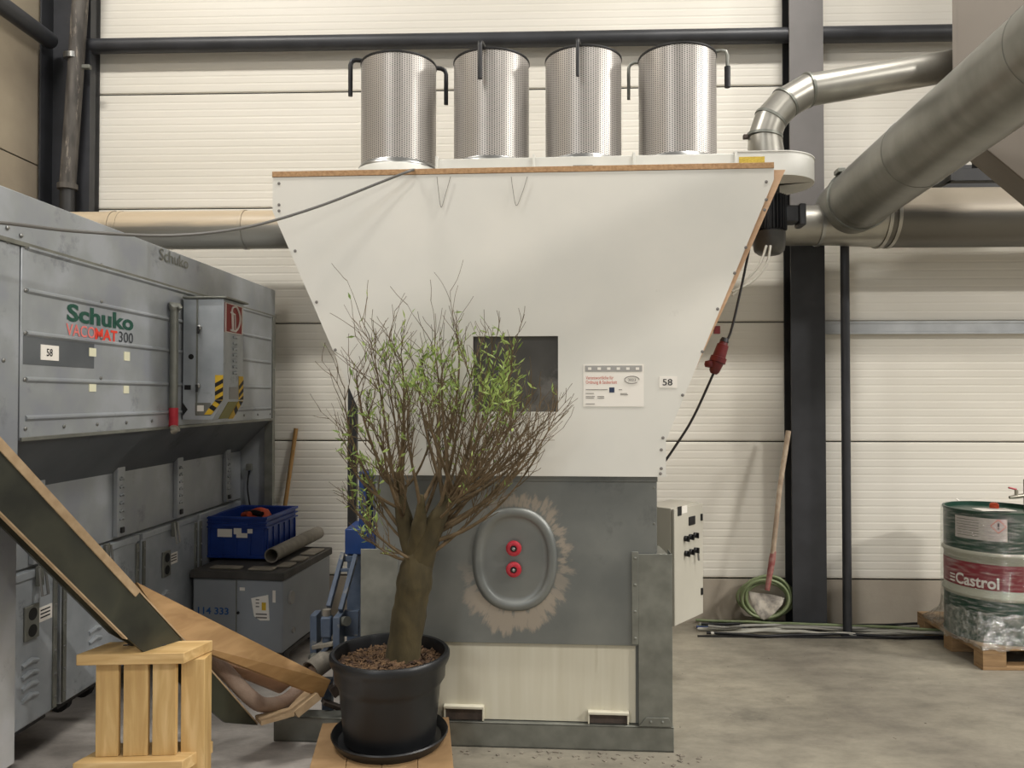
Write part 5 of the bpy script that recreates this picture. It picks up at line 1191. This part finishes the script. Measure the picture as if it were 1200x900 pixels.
def twig(mb, p, d, L, r, lvl, want):
    n = 5; pts = [p]; c = p.copy(); dd = d.normalized()
    for i in range(n):
        dd = (dd + Vector((rt.uniform(-.15, .15), rt.uniform(-.15, .15), rt.uniform(-.08, .16)))).normalized(); c = clampy(c + dd * L / n); pts.append(c.copy())
    mb.tube(pts, [max(.0011, r * (1 - .7 * i / n)) for i in range(n + 1)], 4, cap=False)
    if lvl > 0:
        for i in range(1, n + 1):
            if rt.random() < .62:
                b = Vector((rt.uniform(-1, 1), rt.uniform(-1, 1), rt.uniform(-.3, .9))).normalized()
                twig(mb, pts[i], dd * .85 + b * .65, L * rt.uniform(.35, .65), r * .65, lvl - 1, want)
    g = leafy(pts[-1]) * want
    for i in range(2, n + 1):
        k = g * 0.62; k = int(k) + (rt.random() < k - int(k))
        for _ in range(min(k, 5)):
            b = Vector((rt.uniform(-1, 1), rt.uniform(-1, 1), rt.uniform(-.6, 1))).normalized()
            leaf(pts[i], dd * .7 + b * .8, rt.uniform(.026, .05))
lims = [(404, 455, .05), (418, 432, -.1), (436, 405, .0), (452, 425, .1), (470, 415, -.15), (505, 400, .02), (488, 430, .15), (520, 425, -.1), (538, 408, .1), (556, 425, -.2), (577, 415, .0), (590, 430, -.1), (600, 428, -.05), (616, 475, .1), (640, 492, -.1), (652, 482, .05), (628, 515, .1), (612, 560, -.2), (590, 575, -.1), (408, 520, -.1), (414, 590, .0), (432, 600, -.25), (424, 630, -.1), (560, 500, -.3), (450, 500, -.3), (500, 470, -.35), (545, 480, .15), (600, 510, .12), (575, 470, -.25), (598, 480, .05), (570, 540, -.3), (460, 560, -.35), (620, 500, -.2),
        (480, 470, -.2), (515, 490, .1), (535, 450, .2), (585, 500, .15), (610, 530, -.05), (632, 503, .0), (595, 545, .15), (555, 555, -.35), (440, 540, -.3), (425, 560, .1), (430, 480, .12), (465, 455, -.05), (605, 490, -.25), (570, 520, .1)]
for i, (px, py, dd) in enumerate(lims):
    e = clampy(at(px, py, TD + dd))
    if py > 570: s0 = s1[-4]
    elif px < 470: s0 = rt.choice(f1[3:])
    elif px > 540: s0 = rt.choice(f2[4:])
    else: s0 = rt.choice(f3[3:] + f1[-6:] + f2[-6:])
    d = e - s0; L = d.length
    sag = Vector((d.x * .25, d.y * .2, -abs(d.x) * .10))
    path = bez(s0, s0 + d * .3 + sag * .8 + Vector((rt.uniform(-.03, .03), 0, rt.uniform(-.02, .02))), s0 + d * .7 + sag * .4 + Vector((rt.uniform(-.07, .07), rt.uniform(-.03, .03), rt.uniform(-.04, .04))), e, 12)
    path = [clampy(p) for p in path]
    mb = MB(); r0 = 0.0105 if L > .5 else 0.008
    mb.tube(path, [r0 * (1 - .85 * k / 12) for k in range(13)], 6, cap=False)
    for k in range(3, 13):
        tdir2 = (path[min(k + 1, 12)] - path[k - 1]).normalized()
        for _ in range(2 if k > 4 else 1):
            if rt.random() < .56:
                b = Vector((rt.uniform(-1, 1), rt.uniform(-1, 1), rt.uniform(-.2, .8))).normalized()
                twig(mb, path[k], tdir2 * .95 + b * .6, L * rt.uniform(.16, .36), .0034 * (1 - .3 * k / 12), 1, 1.0)
    build(mb, 'branch', 'twig', tree, G, recalc=False, angle=80)
build(leaves, 'leaves', 'leaf', tree, G, smooth=False, recalc=False, kind='stuff', label='narrow light green leaves')

# ------------------------------------------------------------------ oil drum on a pallet
PF = Frame((at(1152, 785, 4.80).x, 4.80, 0), -1.0)
pw, pd, ph = 1.2, 0.80, 0.144
pt = thing('euro_pallet', 'flat wooden pallet under the wrapped drum', 'pallet', PF, (pw / 2, pd / 2, 0))
for k, y in enumerate((0.0, 0.1625, 0.3275, 0.4925, 0.655)):
    w_ = 0.145 if k in (0, 2, 4) else 0.10
    build(MB().box(0, pw, y, y + w_, ph - 0.022, ph), 'deck_board', 'pallet_wood', pt, PF, bevel=0.002)
for x in (0, 0.5275, 1.055):
    build(MB().box(x, x + 0.145, 0, pd, ph - 0.045, ph - 0.0225), 'stringer_board', 'pallet_wood', pt, PF, bevel=0.002)
    for y in (0, 0.35, 0.70): build(MB().box(x, x + 0.145, y, y + 0.1, 0.022, ph - 0.0455), 'block', 'pallet_wood', pt, PF, bevel=0.002)
for y in (0, 0.35, 0.70): build(MB().box(0, pw, y, y + 0.1, 0.0, 0.0215), 'skid_board', 'pallet_wood', pt, PF, bevel=0.002)
dcw = at(1164, 650, 5.10); DF = Frame((dcw.x, dcw.y, 0), 0); R0 = 0.288
dz0 = ph + 0.001; dz1 = at(1164, 594, 5.10).z; DH = dz1 - dz0
drum = thing('oil_drum', 'green white and red steel drum wrapped in film on a pallet', 'drum', DF, (0, 0, dz0))
hA, hB = dz0 + DH * .345, dz0 + DH * .665
def dlathe(z0, z1, name, m, r=R0, extra=None): return build(MB().lathe((0, 0, 0), extra or [(r, z0), (r, z1)], 64, close=False), name, m, drum, DF, angle=60, recalc=False)
dlathe(dz0, hA, 'lower_shell', 'drum_green', extra=[(0.02, dz0 + 0.012), (R0 - 0.012, dz0 + 0.012), (R0 + .004, dz0), (R0 + .006, dz0 + 0.012), (R0, dz0 + 0.022), (R0, hA - 0.02)])
dlathe(hA, hB, 'middle_shell', 'drum_white', extra=[(R0, hA - 0.02), (R0 + .012, hA - .008), (R0 + .012, hA + .006), (R0, hA + 0.02), (R0, hB - 0.02), (R0 + .012, hB - .006), (R0 + .012, hB + .006), (R0, hB + .018)])
dlathe(hB, dz1, 'upper_shell', 'drum_green', extra=[(R0, hB + .018), (R0, dz1 - 0.025), (R0 + .007, dz1 - 0.012), (R0 + .006, dz1), (R0 - .008, dz1), (R0 - .012, dz1 - 0.025), (0.02, dz1 - 0.022)])
def on_drum(px, py, r=R0):
    ry = ray(px, py); o = CO - Vector((dcw.x, dcw.y, 0)); a = ry.x ** 2 + ry.y ** 2; b = 2 * (o.x * ry.x + o.y * ry.y); c = o.x ** 2 + o.y ** 2 - r * r
    disc = b * b - 4 * a * c; t = (-b - math.sqrt(max(disc, 0))) / (2 * a); p = o + ry * t; return math.atan2(p.y, p.x), p.z
def wrap(a0, a1, z0, z1, r, n=24):
    mb = MB()
    for k in range(n + 1):
        a = a0 + (a1 - a0) * k / n
        for z in (z0, z1): mb.v.append(Vector((r * math.cos(a), r * math.sin(a), z)))
    mb.f = [[2 * k, 2 * k + 2, 2 * k + 3, 2 * k + 1] for k in range(n)]; return mb
bz0_, bz1_ = on_drum(1160, 692)[1], on_drum(1160, 662)[1]
build(wrap(R(-215), R(-10), bz0_, bz1_, R0 + 0.0012, 40), 'red_band', 'drum_red', drum, DF, recalc=False, angle=60)
def wtext(s_, pxa, pxb, py, h, m, bold=0.0, par=drum, r=R0 + 0.003):
    a0, z = on_drum(pxa, py); a1, _ = on_drum(pxb, py); vs, fs = lettering(s_, 1.0, bold); w = max(v.x for v in vs); hh = max(v.y for v in vs)
    mb = MB(); mb.add([Vector((r * math.cos(a0 + (a1 - a0) * v.x / w), r * math.sin(a0 + (a1 - a0) * v.x / w), z + v.y / hh * h)) for v in vs], fs)
    return build(mb, 'lettering', m, par, DF, smooth=False, recalc=False)
bh = bz1_ - bz0_
wtext('Castrol', 1120.5, 1171, 682, bh * .44, 'sign_white', 0.025)
for k in range(3):
    a0, z = on_drum(1114, 671 + k * 3.6); build(wrap(a0, a0 + 0.16, z - 0.005, z + 0.005, R0 + 0.003, 4), 'emblem_bar', 'sign_white', drum, DF, recalc=False)
a0, z1l = on_drum(1119.5, 605.5); a1, z0l = on_drum(1180.5, 634.5); z1l = on_drum(1150, 607)[1]; z0l = on_drum(1150, 633)[1]
lb = build(wrap(a0, a1, z0l, z1l, R0 + 0.0015, 30), 'drum_label', 'label_print', drum, DF, recalc=False, angle=60)
da, dz_ = on_drum(1170, 617)
hd2 = 0.042
build(MB().tube([Vector(((R0 + .003) * math.cos(da + u / R0), (R0 + .003) * math.sin(da + u / R0), dz_ + v)) for u, v in ((0, hd2), (hd2, 0), (0, -hd2), (-hd2, 0))], 0.003, 5, closed=True), 'hazard_diamond', 'ink_red', lb, DF)
for v0, v1, w_ in ((-0.004, 0.02, 0.005), (-0.018, -0.010, 0.005)): build(wrap(da - w_ / R0, da + w_ / R0, dz_ + v0, dz_ + v1, R0 + .004, 2), 'exclamation_mark', 'ink', lb, DF, recalc=False)
for k in range(7):
    zz = z1l - 0.02 - k * 0.017; build(wrap(a0 + 0.05, a0 + (a1 - a0) * .5, zz, zz + 0.004, R0 + 0.0025, 12), 'print_line', 'ink_grey', lb, DF, recalc=False)
# items on the drum top
tz = dz1 - 0.021
c = DF.I @ G.hit(1165, 592, 'z', tz + 0.03)
build(MB().lathe((c.x, c.y, tz), [(0.028, 0), (0.028, 0.035), (0.02, 0.045)], 16), 'bung_cap', 'orange', drum, DF)
c = DF.I @ G.hit(1165, 597, 'z', tz + 0.012); build(MB().box(c.x - 0.11, c.x + 0.11, c.y - 0.06, c.y + 0.06, tz + 0.01, tz + 0.012), 'paper_slip', 'paper', drum, DF)
c = DF.I @ G.hit(1127, 590, 'z', tz); build(MB().beam((c.x, c.y, tz + .004), (c.x - .02, c.y + .03, tz + .03), 0.02, 0.004), 'film_tab', 'paper', drum, DF)
# brass tap on the pump pipe
tap = thing('brass_tap', 'small metal tap on a black pipe above the drum', 'tap', DF, (DF.I @ at(1203, 590, 5.0)))
build(MB().tube([at(1183, 583, 5.0), at(1190, 582, 5.0), at(1204, 580, 5.0)], [0.010, 0.014, 0.014], 12), 'spout', 'brass', tap, G)
build(MB().tube([at(1191, 581, 5.0), at(1191, 574, 5.0)], 0.011, 10), 'valve', 'brass', tap, G)
build(MB().tube([at(1182, 571.5, 5.0), at(1191, 573.5, 5.0)], 0.006, 8), 'lever', 'red_plastic', tap, G)
tpz = DF.I @ at(1204, 580, 5.0)
build(MB().tube([Vector((tpz.x + .01, tpz.y, tz + 0.0)), Vector((tpz.x + .01, tpz.y, tpz.z + .1))], 0.03, 12), 'riser', 'black_plastic', tap, DF)
# stretch film: jacket and skirt
rf = random.Random(3)
sf = thing('stretch_film', 'clear stretch film wrapped around the drum and spread over the pallet', 'film', DF, (0, 0, dz0))
prof = [(R0 + .012, dz1 - 0.005), (R0 + .017, dz1 - .1), (R0 + .016, hB), (R0 + .017, hA + .1), (R0 + .018, hA), (R0 + .019, dz0 + .17)]
mb = MB(); nseg = 96
for r, z in prof:
    for jj in range(nseg):
        a = 2 * math.pi * jj / nseg; rr2 = r + rf.uniform(-1, 1) * .0012; mb.v.append(Vector((rr2 * math.cos(a), rr2 * math.sin(a), z)))
for i in range(len(prof) - 1):
    for jj in range(nseg): mb.f.append([i * nseg + jj, i * nseg + (jj + 1) % nseg, (i + 1) * nseg + (jj + 1) % nseg, (i + 1) * nseg + jj])
build(mb, 'film_jacket', 'stretch_film', sf, DF, angle=50, recalc=False)
edge = [(1.15, -.012), (.8, -.014), (.5, -.012), (.2, -.014), (-.012, -.014), (-.014, .2), (-.012, .45), (-.014, .7), (.1, .79)]
ep = []
for (xa3, ya3), (xb3, yb3) in zip(edge, edge[1:]):
    for k in range(8): ep.append(DF.I @ (PF.M @ Vector((xa3 + (xb3 - xa3) * k / 8, ya3 + (yb3 - ya3) * k / 8, 0))))
mb = MB(); lv = 5
for p in ep:
    a = math.atan2(p.y, p.x); rad = max(math.hypot(p.x, p.y), R0 + .03); jit = rf.uniform(-.012, .012)
    top = Vector(((R0 + .019) * math.cos(a), (R0 + .019) * math.sin(a), dz0 + .19 + jit)); ed2 = Vector((rad * math.cos(a), rad * math.sin(a), ph + .006)); dn = ed2 + Vector((0, 0, -.022 + jit))
    mid1 = top.lerp(ed2, .35) + Vector((0, 0, -.045 + rf.uniform(-.02, .02))); mid2 = top.lerp(ed2, .72) + Vector((0, 0, -.03 + rf.uniform(-.012, .012)))
    for q_ in (mid1, mid2, ed2):
        rr3 = math.hypot(q_.x, q_.y)
        if rr3 < R0 + .02: q_.x *= (R0 + .02) / rr3; q_.y *= (R0 + .02) / rr3
        q_.z = max(q_.z, ph + .004)
    mb.v += [top, mid1, mid2, ed2, dn]
for i in range(len(ep) - 1):
    for k in range(lv - 1): mb.f.append([i * lv + k, (i + 1) * lv + k, (i + 1) * lv + k + 1, i * lv + k + 1])
build(mb, 'film_skirt', 'film_skirt', sf, DF, angle=70, recalc=False)

# ------------------------------------------------------------------ shovel, hose coil, cables by the column
s_top, s_mid, s_bot = W.hit(924, 505, 'y', -0.19), W.hit(905, 655, 'y', -0.30), W.hit(899, 692, 'y', -0.34)
tipz = 0.012; tipp = W.hit(893, 727, 'z', tipz)
sv = thing('shovel', 'old shovel with red socket and dusty blade leaning on the column', 'shovel', W, (tipp.x, tipp.y, 0))
build(MB().tube([s_top, W.hit(914, 570, 'y', -0.24), s_mid], [0.019, 0.0175, 0.018], 12), 'handle', 'shovel_wood', sv, W)
build(MB().tube([s_mid + (s_mid - s_bot) * .25, s_mid, s_bot], [0.02, 0.024, 0.017], 12), 'socket', 'shovel_red', sv, W)
o_ = []
for u, v, dy in ((877, 693, -.36), (888, 695, -.33), (899, 696, -.31), (910, 698, -.33), (919, 701, -.36)): o_.append(W.hit(u, v, 'y', dy))
rows = [o_]
for t, (l_, r_) in ((.4, (881, 917)), (.75, (886, 908)), (1.0, (892, 899))):
    yy = 697 + (727 - 697) * t; row = []
    for k in range(5):
        u = l_ + (r_ - l_) * k / 4; row.append(W.hit(u, yy - (0 if k == 2 else 1.5 * t), 'y', -.34 - .09 * t + (0.015 if k in (1, 2, 3) else 0)))
    rows.append(row)
mb = MB()
for row in rows:
    for p in row: mb.v.append(Vector((p.x, p.y, max(p.z, 0.004))))
mb.f = [[i * 5 + k, i * 5 + k + 1, (i + 1) * 5 + k + 1, (i + 1) * 5 + k] for i in range(3) for k in range(4)]
bl = build(mb, 'blade', 'shovel_grey', sv, W, recalc=False, angle=80)
so = bl.modifiers.new('thickness', 'SOLIDIFY'); so.thickness = 0.003
hc_ = thing('hose_coil', 'coiled green hose lying against the wall behind the shovel', 'hose', W, (W.hit(903, 700, 'y', -.1).x, -.1, 0))
rh = random.Random(8)
for k in range(7):
    cx_, cy_ = 901 + rh.uniform(-5, 6), 701 + rh.uniform(-3, 3); rx_, rz_ = 27 + rh.uniform(-3, 6), 20 + rh.uniform(-1, 4)
    pts = []
    for j in range(36):
        a = 2 * math.pi * j / 36; p = W.hit(cx_ + rx_ * math.cos(a), cy_ - rz_ * math.sin(a), 'y', -.05 - k * .018); p.z = max(p.z, 0.014 + .0 * k); pts.append(p)
    build(MB().tube(pts, 0.011, 8, closed=True), 'hose_loop', 'cable_green', hc_, W, angle=80)
cols = ['cable_green', 'cable_black', 'cable_blue', 'cable_light', 'cable_grey', 'cable_light', 'cable_light', 'cable_green', 'cable_black']
cnm = {'cable_green': 'green', 'cable_black': 'black', 'cable_blue': 'blue', 'cable_light': 'pale grey', 'cable_grey': 'dark grey'}
pos = ['at its back', 'at the back of the bundle', 'in the bundle', 'inside the bundle', 'in the bundle', 'slanting across the bundle', 'along the front of the bundle', 'crossing the bundle', 'lowest at the front of the bundle']
for k, m in enumerate(cols):
    x0 = W.hit(822 + rh.uniform(-6, 8), 725, 'y', -.2).x; x1 = W.hit(1130, 725, 'y', -.2).x
    pts = []; n = 14; ph0 = rh.uniform(0, 6)
    for j in range(n + 1):
        x = x0 + (x1 - x0) * j / n
        y = -.10 - .028 * k + .03 * math.sin(ph0 + j * .8) + rh.uniform(-.012, .012)
        if k in (5, 7): y = -.11 - .2 * (j / n)
        z = .012 + (0.026 if (k % 3 == 1) else 0) + (.012 if k in (5, 7) else 0) + abs(rh.uniform(0, .008))
        pts.append((x, min(y, -.03), z))
    build(MB().tube(spline(pts, 4), 0.010 if m != 'cable_light' else .012, 7), 'floor_cable', m, F=W, angle=80,
          label=(cnm[m] + ' cable lying along the wall plinth ' + pos[k]).strip(), cat='cable', group='cables along the wall')
build(MB().box(W.hit(818, 731, 'y', -.36).x, W.hit(1125, 731, 'y', -.36).x, -.345, -.335, 0, .012), 'floor_strip', 'black_steel', F=W, label='thin dark strip on the floor before the cables', cat='strip')
# ------------------------------------------------------------------ crumbs on the floor
rc = random.Random(2); mb = MB()
for k in range(150):
    if k < 90: x = rc.uniform(-.55, .95); y = -.03 - abs(rc.gauss(0, .07)); w_ = M.M @ Vector((x, y, 0))
    else: w_ = Vector((rc.uniform(-.2, 2.8), rc.uniform(3.3, 5.3), 0))
    r = rc.uniform(.002, .007) if k < 90 else rc.uniform(.001, .003)
    a = rc.uniform(0, 3.14); mb.obox(w_ + Vector((0, 0, r * .4)), Vector((math.cos(a), math.sin(a), 0)) * r * rc.uniform(.8, 2), Vector((-math.sin(a), math.cos(a), 0)) * r, Vector((0, 0, r * .4)))
build(mb, 'floor_crumbs', 'dust', None, G, smooth=False, kind='stuff', label='loose crumbs of dust scattered on the floor', cat='debris')
